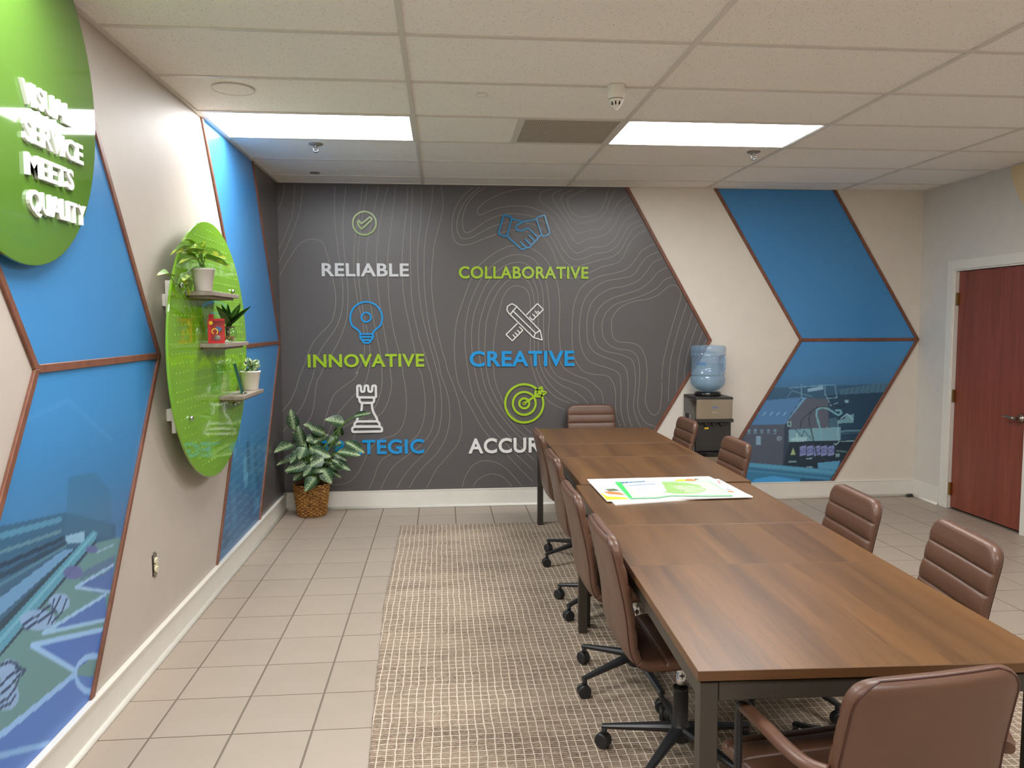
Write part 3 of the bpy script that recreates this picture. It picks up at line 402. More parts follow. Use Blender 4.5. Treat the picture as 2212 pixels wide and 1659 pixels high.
MURAL_R=[('f',[(2.693,0.989),(4.184,1.029),(4.223,-0.037),(2.712,-0.002)],(40,70,92),0.55),('f',[(3.583,0.926),(4.281,0.973),(4.211,0.296),(3.596,0.49)],(30,58,80),0.75),('f',[(3.685,0.979),(4.202,1.051),(4.168,0.956),(3.705,0.932)],(70,108,132),0.9),('s',[(3.724,0.938),(3.741,0.992)],0.006,(45,78,102),1),('s',[(3.773,0.941),(3.79,0.997)],0.006,(45,78,102),1),('s',[(3.821,0.944),(3.838,1.002)],0.006,(45,78,102),1),('s',[(3.87,0.947),(3.887,1.007)],0.006,(45,78,102),1),('s',[(3.919,0.951),(3.936,1.012)],0.006,(45,78,102),1),('s',[(3.968,0.954),(3.985,1.017)],0.006,(45,78,102),1),('s',[(4.018,0.957),(4.034,1.022)],0.006,(45,78,102),1),('s',[(4.067,0.96),(4.083,1.027)],0.006,(45,78,102),1),('s',[(4.116,0.963),(4.132,1.032)],0.006,(45,78,102),1),('f',[(2.998,0.888),(3.341,0.915),(3.388,0.91),(3.203,0.673),(2.837,0.667),(2.855,0.701)],(72,116,160),1),('f',[(3.341,0.915),(3.388,0.91),(3.253,0.722),(3.216,0.718)],(95,140,175),1),('s',[(3.341,0.902),(3.216,0.723)],0.006,(40,60,85),1),('f',[(3.388,0.91),(3.589,0.894),(3.597,0.636),(3.237,0.63),(3.216,0.705)],(80,88,104),1),('f',[(2.837,0.67),(3.189,0.674),(3.182,0.304),(2.872,0.33),(2.784,0.576)],(72,82,98),1),('f',[(3.189,0.674),(3.233,0.705),(3.244,0.287),(3.18,0.306)],(45,62,82),1),('f',[(3.227,0.623),(3.71,0.643),(3.714,0.516),(3.23,0.513)],(108,150,166),1),('f',[(3.24,0.513),(3.869,0.522),(3.734,0.323),(3.5,0.259),(3.184,0.304)],(28,46,62),1),('s',[(2.926,0.758),(2.947,0.785)],0.01,(120,160,185),1),('f',[(2.845,0.633),(2.871,0.633),(2.872,0.593),(2.846,0.593)],(105,135,155),1),('s',[(2.85,0.606),(2.868,0.606)],0.006,(40,60,80),1),('s',[(2.988,0.757),(3.01,0.784)],0.01,(120,160,185),1),('f',[(2.905,0.633),(2.931,0.632),(2.932,0.592),(2.906,0.592)],(105,135,155),1),('s',[(2.91,0.605),(2.928,0.605)],0.006,(40,60,80),1),('s',[(3.051,0.757),(3.073,0.783)],0.01,(120,160,185),1),('f',[(2.965,0.632),(2.991,0.631),(2.992,0.591),(2.966,0.591)],(105,135,155),1),('s',[(2.97,0.605),(2.988,0.604)],0.006,(40,60,80),1),('s',[(3.114,0.756),(3.136,0.783)],0.01,(120,160,185),1),('f',[(3.026,0.631),(3.052,0.63),(3.053,0.59),(3.027,0.59)],(105,135,155),1),('s',[(3.03,0.604),(3.049,0.603)],0.006,(40,60,80),1),('s',[(3.178,0.755),(3.199,0.782)],0.01,(120,160,185),1),('f',[(3.086,0.63),(3.112,0.63),(3.113,0.589),(3.087,0.589)],(105,135,155),1),('s',[(3.09,0.603),(3.109,0.602)],0.006,(40,60,80),1),('f',[(2.927,0.569),(2.971,0.568),(2.972,0.49),(2.929,0.491)],(120,150,175),1),('s',[(3.161,0.546),(3.16,0.537),(3.154,0.53),(3.146,0.526),(3.137,0.527),(3.129,0.53),(3.123,0.538),(3.121,0.546),(3.122,0.555),(3.128,0.562),(3.136,0.565),(3.145,0.565),(3.153,0.561),(3.159,0.554),(3.161,0.546)],0.004,(140,165,185),1),('s',[(3.152,0.546),(3.151,0.541),(3.148,0.537),(3.144,0.535),(3.139,0.535),(3.134,0.537),(3.131,0.541),(3.13,0.546),(3.131,0.551),(3.134,0.554),(3.138,0.557),(3.143,0.556),(3.148,0.554),(3.151,0.55),(3.152,0.546)],0.004,(140,165,185),1),('f',[(3.334,0.469),(3.392,0.48),(3.394,0.394),(3.337,0.381)],(118,130,178),1),('s',[(3.389,0.43),(3.387,0.42),(3.38,0.412),(3.37,0.407),(3.359,0.408),(3.35,0.412),(3.343,0.421),(3.34,0.431),(3.342,0.441),(3.349,0.449),(3.358,0.454),(3.369,0.453),(3.379,0.449),(3.386,0.44),(3.389,0.43)],0.005,(60,75,125),1),('s',[(3.377,0.43),(3.376,0.425),(3.373,0.42),(3.368,0.418),(3.362,0.418),(3.356,0.421),(3.353,0.425),(3.351,0.431),(3.352,0.436),(3.356,0.441),(3.361,0.443),(3.367,0.443),(3.372,0.44),(3.376,0.436),(3.377,0.43)],0.005,(60,75,125),1),('f',[(3.4,0.468),(3.458,0.479),(3.46,0.392),(3.402,0.38)],(118,130,178),1),('s',[(3.454,0.429),(3.452,0.419),(3.446,0.411),(3.436,0.406),(3.425,0.406),(3.415,0.411),(3.408,0.419),(3.406,0.43),(3.408,0.44),(3.414,0.448),(3.424,0.452),(3.435,0.452),(3.445,0.448),(3.452,0.439),(3.454,0.429)],0.005,(60,75,125),1),('s',[(3.443,0.429),(3.442,0.424),(3.438,0.419),(3.433,0.417),(3.427,0.417),(3.422,0.42),(3.418,0.424),(3.417,0.43),(3.418,0.435),(3.422,0.439),(3.427,0.442),(3.433,0.442),(3.438,0.439),(3.442,0.435),(3.443,0.429)],0.005,(60,75,125),1),('f',[(3.465,0.467),(3.523,0.478),(3.526,0.391),(3.468,0.379)],(118,130,178),1),('s',[(3.52,0.428),(3.518,0.417),(3.512,0.409),(3.502,0.405),(3.491,0.405),(3.481,0.41),(3.474,0.418),(3.471,0.429),(3.473,0.439),(3.48,0.447),(3.49,0.451),(3.501,0.451),(3.51,0.446),(3.517,0.438),(3.52,0.428)],0.005,(60,75,125),1),('s',[(3.509,0.428),(3.508,0.422),(3.504,0.418),(3.499,0.416),(3.493,0.416),(3.488,0.418),(3.484,0.423),(3.483,0.428),(3.484,0.434),(3.487,0.438),(3.492,0.441),(3.498,0.441),(3.504,0.438),(3.507,0.434),(3.509,0.428)],0.005,(60,75,125),1),('f',[(3.531,0.466),(3.589,0.477),(3.592,0.39),(3.534,0.377)],(118,130,178),1),('s',[(3.586,0.427),(3.584,0.416),(3.577,0.408),(3.568,0.404),(3.557,0.404),(3.547,0.409),(3.54,0.417),(3.537,0.427),(3.539,0.438),(3.546,0.446),(3.555,0.45),(3.566,0.45),(3.576,0.445),(3.583,0.437),(3.586,0.427)],0.005,(60,75,125),1),('s',[(3.575,0.427),(3.574,0.421),(3.57,0.417),(3.565,0.415),(3.559,0.415),(3.554,0.417),(3.55,0.422),(3.548,0.427),(3.55,0.433),(3.553,0.437),(3.558,0.44),(3.564,0.439),(3.57,0.437),(3.573,0.432),(3.575,0.427)],0.005,(60,75,125),1),('f',[(3.597,0.465),(3.655,0.476),(3.658,0.389),(3.6,0.376)],(118,130,178),1),('s',[(3.652,0.425),(3.65,0.415),(3.643,0.407),(3.634,0.403),(3.623,0.403),(3.613,0.408),(3.606,0.416),(3.603,0.426),(3.605,0.437),(3.612,0.445),(3.621,0.449),(3.632,0.449),(3.642,0.444),(3.649,0.436),(3.652,0.425)],0.005,(60,75,125),1),('s',[(3.641,0.426),(3.64,0.42),(3.636,0.416),(3.631,0.413),(3.625,0.414),(3.62,0.416),(3.616,0.421),(3.614,0.426),(3.616,0.432),(3.619,0.436),(3.624,0.438),(3.63,0.438),(3.636,0.436),(3.639,0.431),(3.641,0.426)],0.005,(60,75,125),1),('f',[(3.271,0.459),(3.299,0.395),(3.25,0.396)],(140,165,120),1),('f',[(3.39,0.987),(3.534,1.017),(3.54,0.981),(3.395,0.96)],(120,160,185),1),('s',[(3.227,0.997),(3.552,1.021),(3.646,1.02),(3.668,0.907),(3.584,0.899)],0.008,(100,145,170),1),('s',[(3.333,1.028),(3.338,0.911)],0.007,(110,150,175),1),('s',[(3.211,0.917),(3.246,0.975),(3.331,0.947),(3.434,0.919)],0.006,(95,140,165),1),('s',[(3.553,1.017),(3.555,0.944),(3.614,0.835),(3.679,0.862)],0.007,(110,155,175),1),('f',[(3.74,0.884),(3.777,0.883),(3.778,0.856),(3.74,0.856)],(120,160,175),1),('s',[(3.525,0.528),(3.525,0.619),(3.481,0.746),(3.484,0.801),(3.53,0.82),(3.587,0.808),(3.683,0.748),(3.715,0.762),(3.705,0.789),(3.662,0.794)],0.016,(105,160,175),1),('s',[(3.6,0.854),(3.709,0.816),(3.746,0.843),(3.735,0.87)],0.009,(25,45,60),1),('s',[(3.423,0.648),(3.411,0.72),(3.437,0.792),(3.493,0.823),(3.586,0.822)],0.007,(30,48,62),1),('s',[(3.33,0.622),(3.346,0.712),(3.428,0.783)],0.007,(35,52,66),1),('f',[(3.67,0.699),(3.75,0.716),(3.753,0.752),(3.831,0.755),(3.831,0.678),(3.676,0.673)],(100,145,160),1),('s',[(3.712,0.716),(3.767,0.761),(3.826,0.706)],0.008,(150,185,195),1),('s',[(3.685,0.689),(3.684,0.571),(3.7,0.507),(3.672,0.48),(3.653,0.494)],0.009,(130,170,180),1),('f',[(3.599,0.718),(3.674,0.726),(3.686,0.644),(3.601,0.636)],(62,98,118),1),('s',[(3.716,0.602),(3.895,0.606)],0.016,(85,125,140),1),('s',[(3.716,0.58),(3.877,0.586)],0.008,(60,95,110),1),('s',[(3.718,0.511),(3.841,0.512)],0.007,(120,160,170),1),('s',[(3.683,0.425),(3.769,0.414)],0.012,(90,120,120),1),('f',[(3.67,0.402),(3.712,0.402),(3.709,0.37),(3.671,0.37)],(110,145,150),1),('f',[(3.248,0.551),(3.397,0.555),(3.398,0.516),(3.249,0.516)],(140,180,190),1),('s',[(3.293,0.622),(3.351,0.558),(3.368,0.612),(3.445,0.529)],0.006,(40,60,75),1),('s',[(3.433,0.629),(3.454,0.547),(3.506,0.355)],0.01,(30,42,55),1),('s',[(3.303,0.586),(3.31,0.518)],0.012,(150,185,190),1),('s',[(3.216,0.696),(3.244,0.695),(3.245,0.655),(3.217,0.655),(3.216,0.696)],0.01,(120,160,165),1),('s',[(3.403,0.357),(3.445,0.36)],0.014,(120,150,165),1),('s',[(3.237,0.334),(3.3,0.333)],0.014,(110,140,150),1),('s',[(3.41,0.281),(3.452,0.28)],0.014,(110,140,150),1),('s',[(3.515,0.373),(3.601,0.335),(3.715,0.319)],0.006,(50,60,80),1),('f',[(3.507,0.318),(3.715,0.335),(3.689,0.251),(3.509,0.263)],(78,140,175),1),('f',[(2.863,0.335),(3.679,0.249),(3.607,0.142),(2.846,0.245)],(62,125,160),1),('s',[(2.882,0.312),(3.661,0.228)],0.03,(85,150,180),0.7),('s',[(2.873,0.28),(3.643,0.187)],0.02,(45,95,125),0.7),('f',[(2.791,0.255),(3.098,0.226),(3.606,0.165),(3.607,0.124),(2.793,0.141)],(52,112,150),1),('f',[(2.886,0.139),(2.922,0.184),(3.098,0.208),(3.347,0.161),(3.348,0.129)],(66,145,200),1),('f',[(3.347,0.184),(3.606,0.159),(3.598,0.141),(3.347,0.152)],(38,78,105),1)]
MURAL_L=[('f',[(-1.154,1.007),(-0.41,0.904),(0.001,0.751),(-0.007,0.679),(-1.192,0.593)],(42,80,105),0.75),('f',[(-0.379,1.025),(-0.159,1.001),(-0.033,0.894),(-0.051,0.713),(-0.417,0.833)],(50,95,125),0.5),('f',[(-0.418,0.82),(-0.274,0.799),(-0.279,0.757),(-0.417,0.792)],(125,165,190),0.9),('s',[(-1.055,0.958),(-0.817,0.93),(-0.448,0.888)],0.02,(75,130,160),0.8),('s',[(-1.061,0.897),(-0.821,0.881),(-0.452,0.847)],0.012,(85,125,140),0.8),('s',[(-1.066,0.842),(-0.825,0.839),(-0.437,0.816)],0.016,(25,52,75),0.9),('s',[(-1.069,0.808),(-0.828,0.809),(-0.421,0.793)],0.02,(30,60,82),0.9),('s',[(-1.072,0.781),(-0.831,0.783),(-0.421,0.784)],0.014,(75,120,140),0.7),('f',[(-1.179,0.735),(-0.834,0.745),(-0.441,0.776),(-0.358,0.756),(-0.853,0.689),(-1.188,0.638)],(95,140,180),0.85),('f',[(-1.188,0.638),(-0.841,0.673),(-0.368,0.755),(-0.289,0.751),(-0.845,0.631),(-1.194,0.574)],(30,58,75),0.9),('f',[(-1.194,0.567),(-0.844,0.643),(-0.203,0.783),(-0.166,0.763),(-0.185,0.74),(-0.85,0.575),(-1.201,0.49)],(72,132,158),0.95),('s',[(-1.198,0.529),(-0.846,0.616),(-0.193,0.767)],0.014,(100,160,180),0.7),('s',[(-1.202,0.477),(-0.85,0.572),(-0.186,0.735)],0.012,(30,55,70),0.9),('f',[(-1.204,0.464),(-0.851,0.567),(-0.176,0.726),(0.044,0.688),(-0.051,-0.261),(-1.221,0.271)],(82,122,128),1),('f',[(-0.362,0.613),(-0.111,0.587),(-0.028,0.591),(-0.074,0.492),(-0.163,0.518)],(62,95,150),1),('f',[(-0.586,0.532),(-0.119,0.503),(-0.118,0.395),(-0.586,0.532)],(62,98,160),1),('f',[(-0.667,0.526),(-0.155,0.373),(-0.185,0.299),(-0.392,0.311)],(60,98,165),1),('f',[(-1.212,0.368),(-0.873,0.334),(-0.412,0.304),(-0.152,0.172),(-0.205,0.095),(-0.601,0.029),(-1.221,0.271)],(62,102,168),1),('f',[(-0.279,0.651),(-0.012,0.628),(-0.027,0.596),(-0.341,0.629)],(70,100,130),1),('s',[(-0.039,0.479),(-0.362,0.613),(-0.039,0.595)],0.012,(125,160,195),1),('s',[(-0.118,0.397),(-0.602,0.538),(-0.12,0.5)],0.014,(125,165,200),1),('s',[(-0.166,0.375),(-0.675,0.528),(-0.392,0.311)],0.018,(125,165,205),1),('s',[(-1.213,0.361),(-0.873,0.33),(-0.403,0.301)],0.022,(120,160,205),1),('s',[(-1.209,0.4),(-0.879,0.27),(-0.589,0.147)],0.018,(110,150,195),1),('s',[(-0.234,0.154),(-0.256,0.164),(-0.278,0.176),(-0.299,0.188),(-0.319,0.201),(-0.337,0.215),(-0.353,0.23),(-0.367,0.244),(-0.378,0.258),(-0.386,0.271),(-0.391,0.283),(-0.393,0.294),(-0.392,0.304),(-0.388,0.313),(-0.381,0.319),(-0.371,0.324),(-0.359,0.327),(-0.344,0.328),(-0.326,0.327),(-0.307,0.323),(-0.287,0.318),(-0.265,0.311),(-0.243,0.301),(-0.22,0.29)],0.022,(120,160,205),1),('s',[(-0.179,0.689),(-0.031,0.676)],0.008,(120,150,175),1),('f',[(-0.41,0.574),(-0.417,0.562),(-0.436,0.558),(-0.462,0.561),(-0.49,0.568),(-0.516,0.581),(-0.539,0.598),(-0.553,0.614),(-0.555,0.628),(-0.547,0.639),(-0.528,0.642),(-0.504,0.64),(-0.474,0.631),(-0.447,0.618),(-0.424,0.601),(-0.413,0.585)],(120,150,190),0.9),('f',[(-0.513,0.549),(-0.524,0.539),(-0.552,0.537),(-0.591,0.545),(-0.635,0.561),(-0.677,0.581),(-0.71,0.602),(-0.73,0.622),(-0.735,0.637),(-0.724,0.647),(-0.697,0.647),(-0.659,0.64),(-0.616,0.625),(-0.572,0.604),(-0.537,0.582),(-0.517,0.561)],(120,150,190),0.9),('f',[(-0.748,0.472),(-0.755,0.46),(-0.77,0.453),(-0.791,0.454),(-0.814,0.463),(-0.838,0.478),(-0.855,0.495),(-0.865,0.513),(-0.868,0.53),(-0.86,0.541),(-0.845,0.547),(-0.824,0.546),(-0.8,0.537),(-0.778,0.522),(-0.759,0.504),(-0.749,0.485)],(120,150,190),0.9),('f',[(-0.762,0.401),(-0.769,0.386),(-0.788,0.379),(-0.814,0.381),(-0.843,0.393),(-0.87,0.411),(-0.891,0.433),(-0.903,0.455),(-0.905,0.475),(-0.896,0.488),(-0.879,0.494),(-0.854,0.491),(-0.825,0.48),(-0.798,0.462),(-0.776,0.439),(-0.763,0.416)],(120,150,190),0.9),('f',[(-0.299,0.648),(-0.306,0.64),(-0.325,0.638),(-0.352,0.641),(-0.38,0.649),(-0.409,0.661),(-0.43,0.674),(-0.446,0.688),(-0.448,0.699),(-0.44,0.705),(-0.422,0.707),(-0.396,0.705),(-0.368,0.697),(-0.338,0.684),(-0.315,0.671),(-0.303,0.657)],(80,90,140),0.9),('f',[(-0.168,0.697),(-0.172,0.693),(-0.186,0.692),(-0.203,0.693),(-0.224,0.698),(-0.242,0.705),(-0.258,0.713),(-0.27,0.723),(-0.271,0.729),(-0.265,0.733),(-0.252,0.734),(-0.235,0.732),(-0.215,0.727),(-0.194,0.719),(-0.179,0.711),(-0.169,0.702)],(80,90,140),0.9),('s',[(-0.474,0.62),(-0.548,0.571),(-0.567,0.557)],0.01,(35,60,95),1),('s',[(-0.431,0.595),(-0.471,0.559),(-0.542,0.551)],0.01,(35,60,95),1),('s',[(-0.72,0.613),(-0.627,0.61),(-0.544,0.614)],0.01,(35,60,95),1),('s',[(-0.706,0.595),(-0.613,0.588),(-0.521,0.588)],0.01,(35,60,95),1),('s',[(-0.517,0.626),(-0.537,0.602),(-0.505,0.573)],0.01,(35,60,95),1),('s',[(-0.859,0.481),(-0.804,0.486),(-0.754,0.48),(-0.747,0.484)],0.01,(35,60,95),1),('s',[(-0.855,0.455),(-0.807,0.455),(-0.751,0.466)],0.01,(35,60,95),1),('s',[(-0.864,0.428),(-0.824,0.423),(-0.78,0.435),(-0.757,0.456)],0.01,(35,60,95),1),('s',[(-0.865,0.413),(-0.812,0.401),(-0.783,0.411)],0.01,(35,60,95),1),('s',[(-0.774,0.497),(-0.719,0.463),(-0.742,0.457)],0.01,(35,60,95),1),('s',[(-0.853,0.541),(-0.8,0.529),(-0.76,0.498)],0.01,(35,60,95),1)]
POSTER={'board1':[(0.889,0.63),(1.538,0.64),(1.578,0.158),(0.888,0.141)],'board2':[(0.89,0.596),(1.574,0.594),(1.584,0.21),(0.915,0.091)],'bag':[(1.014,0.538),(1.495,0.511),(1.487,0.164),(1.383,0.168),(1.199,0.193),(1.127,0.158),(0.998,0.153)],'baginner':[(1.04,0.525),(1.485,0.494),(1.482,0.177),(1.193,0.201),(1.126,0.171),(1.013,0.17)],'edgeband':[(1.01,0.521),(1.039,0.518),(1.013,0.17),(0.998,0.158)],'page':[(1.061,0.49),(1.246,0.515),(1.209,0.29),(1.055,0.183)],'bubble':[(1.247,0.503),(1.311,0.49),(1.37,0.463),(1.408,0.401),(1.41,0.319),(1.386,0.263),(1.348,0.238),(1.284,0.225),(1.232,0.234),(1.211,0.261),(1.175,0.275),(1.211,0.29),(1.223,0.42),(1.223,0.473)],'pep1':[(0.893,0.332),(0.908,0.226),(0.985,0.2),(0.996,0.159),(0.902,0.157),(0.889,0.146)],'pep2':[(0.908,0.321),(0.94,0.334),(0.984,0.304),(0.999,0.239),(0.926,0.271)],'pep3':[(0.926,0.379),(0.978,0.39),(0.996,0.336),(0.94,0.334)],'fr1':[(1.021,0.538),(1.06,0.551),(1.119,0.532),(1.124,0.516),(1.021,0.498)],'fr2':[(1.333,0.561),(1.375,0.58),(1.392,0.544),(1.364,0.513),(1.319,0.518)],'fr3':[(1.389,0.578),(1.422,0.582),(1.441,0.539),(1.401,0.516),(1.382,0.527)],'fr4':[(1.437,0.585),(1.47,0.57),(1.435,0.551)],'m1':[(1.547,0.528),(1.531,0.446),(1.525,0.442),(1.539,0.518)],'m2':[(1.56,0.538),(1.559,0.471),(1.552,0.466),(1.553,0.532)],'m3':[(1.51,0.329),(1.53,0.313),(1.528,0.297),(1.507,0.309)],'m4':[(1.502,0.284),(1.528,0.274),(1.523,0.249),(1.5,0.257)],'head':[(1.121,0.479),(1.205,0.508),(1.198,0.48),(1.118,0.458)],'bar1':[(1.059,0.437),(1.204,0.465),(1.204,0.454),(1.059,0.425)],'ln1':[(1.072,0.364),(1.162,0.391),(1.161,0.383),(1.071,0.356)],'ln2':[(1.068,0.332),(1.157,0.359),(1.157,0.353),(1.067,0.324)],'ln3':[(1.064,0.295),(1.153,0.326),(1.152,0.32),(1.063,0.288)]}
DIEF=[(-1.046,3.08,0.723,-1.066,3.03,0.887,0.085),(-0.971,3.01,0.62,-1.004,2.96,0.764,0.085),(-1.06,3.08,0.6,-1.165,2.911,0.593,0.085),(-0.917,3.23,0.713,-0.986,3.18,0.757,0.06),(-0.821,3.18,0.672,-0.934,3.13,0.735,0.07),(-0.647,3.11,0.765,-0.794,3.06,0.818,0.09),(-0.704,3.23,0.64,-0.718,3.18,0.745,0.07),(-0.641,3.08,0.621,-0.49,3.03,0.541,0.07),(-0.699,3.01,0.548,-0.513,2.96,0.537,0.07),(-0.747,3.03,0.484,-0.598,2.98,0.408,0.06),(-0.789,3.08,0.39,-0.682,3.03,0.339,0.05),(-0.759,3.03,0.433,-0.641,2.98,0.423,0.06),(-0.805,2.93,0.43,-0.738,2.88,0.319,0.09),(-0.857,2.91,0.368,-0.944,2.86,0.268,0.09),(-0.878,2.95,0.45,-0.959,2.9,0.381,0.07),(-0.942,2.98,0.451,-1.103,2.93,0.423,0.08),(-1.006,3.13,0.488,-1.165,2.979,0.481,0.07),(-0.983,2.98,0.564,-1.065,2.93,0.485,0.08),(-0.946,2.96,0.6,-0.99,2.91,0.515,0.09),(-0.885,3.01,0.568,-0.753,2.96,0.522,0.08),(-0.798,2.93,0.508,-0.898,2.88,0.461,0.08),(-0.976,3.01,0.39,-1.046,2.96,0.338,0.07),(-0.792,3.13,0.599,-0.685,3.08,0.616,0.07),(-0.559,2.98,0.836,-0.431,2.93,0.875,0.045),(-0.713,3.13,0.655,-0.785,3.08,0.618,0.07),(-0.914,2.98,0.501,-0.798,2.93,0.486,0.08),(-0.889,3.18,0.627,-0.969,3.13,0.636,0.08),(-0.875,2.93,0.443,-0.803,2.88,0.417,0.08),(-1.052,3.13,0.409,-1.121,3.08,0.374,0.07),(-0.858,3.18,0.511,-0.881,3.13,0.612,0.08),(-0.929,3.08,0.575,-0.867,3.03,0.537,0.07),(-0.749,3.13,0.518,-0.644,3.08,0.467,0.06)]
POTHOS=[(-1.055,0.677,1.963,-1.07,0.595,1.991,0.02),(-1.04,0.71,1.923,-1.07,0.523,1.939,0.05),(-1.029,0.69,1.918,-1.053,0.67,1.959,0.05),(-1.044,0.77,1.942,-1.026,0.75,1.984,0.04),(-1.046,0.75,1.943,-1.068,0.73,1.978,0.04),(-1.024,0.71,1.923,-0.904,0.69,1.912,0.06),(-1.029,0.77,1.901,-0.89,0.75,1.869,0.03),(-1.038,0.69,1.889,-1.07,0.543,1.887,0.045),(-1.055,0.607,1.932,-1.07,0.434,1.923,0.025),(-1.038,0.81,1.91,-0.953,0.79,1.9,0.045),(-1.055,0.518,1.778,-1.051,0.65,1.825,0.045),(-1.055,0.502,1.772,-1.063,0.65,1.74,0.045),(-1.055,0.347,1.787,-1.07,0.247,1.803,0.04),(-1.055,0.654,1.91,-1.07,0.564,1.925,0.04)]
VINE=[(-1.028,0.68,1.853),(-1.06,0.68,1.85),(-1.06,0.578,1.819),(-1.06,0.504,1.798),(-1.06,0.45,1.757),(-1.06,0.496,1.715),(-1.06,0.57,1.747),(-1.06,0.557,1.775)]
VINE2=[(-1.065,0.465,1.755),(-1.065,0.41,1.767),(-1.065,0.376,1.789)]
DRAC=[(-1.038,1.17,1.56,-1.07,0.911,1.665,0.02),(-1.038,1.17,1.56,-1.07,1.077,1.709,0.035),(-1.038,1.17,1.56,-1.037,1.17,1.695,0.03),(-1.038,1.17,1.56,-0.973,1.2,1.694,0.04),(-1.038,1.17,1.56,-0.875,1.1,1.679,0.025),(-1.038,1.17,1.56,-0.886,1.05,1.649,0.02),(-1.038,1.17,1.56,-1.053,1.1,1.657,0.03),(-1.038,1.17,1.56,-0.989,1.1,1.617,0.02)]

# ------------------------------------------------------------------ room
XL, XR, YB, YF, CH = -1.195, 4.42, 3.352, -5.4, 2.737
fr_back = lambda u, v, d: (u, 3.350-d, v)
fr_left = lambda u, v, d: (XL+d, u, v)
fr_right = lambda u, v, d: (XR-d, u, v)
def struct(name, mb, mat, parent=None, loc=None):
    o = mb.obj(name, mat, parent, loc)
    if parent is None: o['kind'] = 'structure'
    return o
floor = struct('floor', MB().box2((XL-0.15, YF-0.15, -0.12), (XR+0.15, YB+0.15, -0.004)), M['grout'])
ceiling = struct('ceiling', MB().box2((XL-0.15, YF-0.15, CH+0.03), (XR+0.15, YB+0.15, CH+0.13)), M['grid_metal'])
wall_back = struct('wall_back', MB().box2((XL-0.15, YB, -0.004), (XR+0.15, YB+0.15, CH+0.03)), M['paint'])
wall_front = struct('wall_front', MB().box2((XL-0.15, YF-0.15, -0.004), (XR+0.15, YF, CH+0.03)), M['paint'])
M['paint_left_dimmed'] = plain('wall_paint_left_dimmed', (188, 177, 166), 0.55, bump=(160, 0.08, 0.001))  # wall paint darkened in its colour to offset glare from the adjoining light panel
wall_left = struct('wall_left', MB().box2((XL-0.15, YF, -0.004), (XL, YB, CH+0.03)), M['paint_left_dimmed'])
DY0, DY1, DZ = 2.035, 2.872, 2.0
wr = MB(); wr.box2((XR, YF, -0.004), (XR+0.15, DY0-0.02, CH+0.03)); wr.box2((XR, DY1+0.02, -0.004), (XR+0.15, YB, CH+0.03)); wr.box2((XR, DY0-0.02, DZ+0.02), (XR+0.15, DY1+0.02, CH+0.03))
M['paint_grey'] = plain('wall_paint_grey', (212, 207, 199), 0.55, bump=(160, 0.08, 0.001))
wall_right = struct('wall_right', wr, M['paint_grey'])
# baseboards: board, ledge on top, shoe moulding at the floor
def baseboard(name, u0, u1, fr, ledge=0.022, h=0.148):
    def bx(mb, a, b, d, z0, z1):
        p = [fr(a, z0, 0), fr(b, z1, d)]; mb.box2(p[0], p[1])
    b = MB(); bx(b, u0, u1, 0.015, 0.0, h-0.006); o = bevel(struct(name, b, M['paint_white']), 0.002)
    c = MB(); bx(c, u0, u1, ledge, h-0.006, h+0.004); bevel(c.obj('top_ledge', M['paint_white'], o), 0.002)
    s = MB(); n = 6; pts = [(0.015, 0.0)]+[(0.015+0.017*math.cos(k*PI/2/n), 0.022*math.sin(k*PI/2/n)) for k in range(n+1)]
    vs = [fr(u0, z, d) for d, z in pts]+[fr(u1, z, d) for d, z in pts]; m = len(pts)
    s.add(vs, [tuple(range(m)), tuple(range(2*m-1, m-1, -1))]+[(i, (i+1) % m, m+(i+1) % m, m+i) for i in range(m)], True)
    s.obj('shoe_moulding', M['paint_white'], o)
    return o
frb = lambda u, v, d: (u, YB-d, v)
baseboard('baseboard_back', XL, XR, frb, 0.018)
baseboard('baseboard_left', YF, YB, fr_left, 0.026)
baseboard('baseboard_right', DY1+0.095, YB-0.016, fr_right, 0.018)
baseboard('baseboard_right', YF, DY0-0.095, fr_right, 0.018)
# floor tiles, one by one where they can be seen
RX0, RX1, RY0, RY1 = -0.185, 2.75, -1.30, 2.705
TP = 0.305
tmb = MB().box((0, 0, -0.007), (TP-0.0085, TP-0.0055, 0.014)); tile_me = tmb.mesh('floor_tile'); tile_me.materials.append(M['ftile'])
rest = MB(); cnt = 0
for i in range(-3, 16):
    for j in range(-16, 14):
        x0 = -0.365+TP*i; y0 = -0.618+TP*j; x1 = x0+TP; y1 = y0+TP
        cx0, cx1, cy0, cy1 = max(x0+0.004, XL), min(x1-0.004, XR), max(y0+0.0028, YF), min(y1-0.0028, YB)
        if cx1-cx0 < 0.01 or cy1-cy0 < 0.01: continue
        under = x0 > RX0+0.02 and x1 < RX1-0.02 and y0 > RY0 and y1 < RY1-0.02
        seen = (y0 > -0.95 and x0 < 0.2) or (y0 > 2.2) or (x0 > 2.4 and y0 > -1.0)
        if seen and not under:
            full = (cx1-cx0) > TP-0.01 and (cy1-cy0) > TP-0.01
            if full: o = link('floor_tile', tile_me, parent=floor, loc=((x0+x1)/2, (y0+y1)/2, 0))
            else: o = MB().box2((cx0, cy0, -0.014), (cx1, cy1, 0)).obj('floor_tile', M['ftile'], floor)
            o.location.z += random.uniform(-0.0006, 0.0); cnt += 1
        else: rest.box2((cx0, cy0, -0.014), (cx1, cy1, -0.0003))
o = rest.obj('floor_tiles_beyond_view', M['ftile'], floor); o['kind'] = 'stuff'
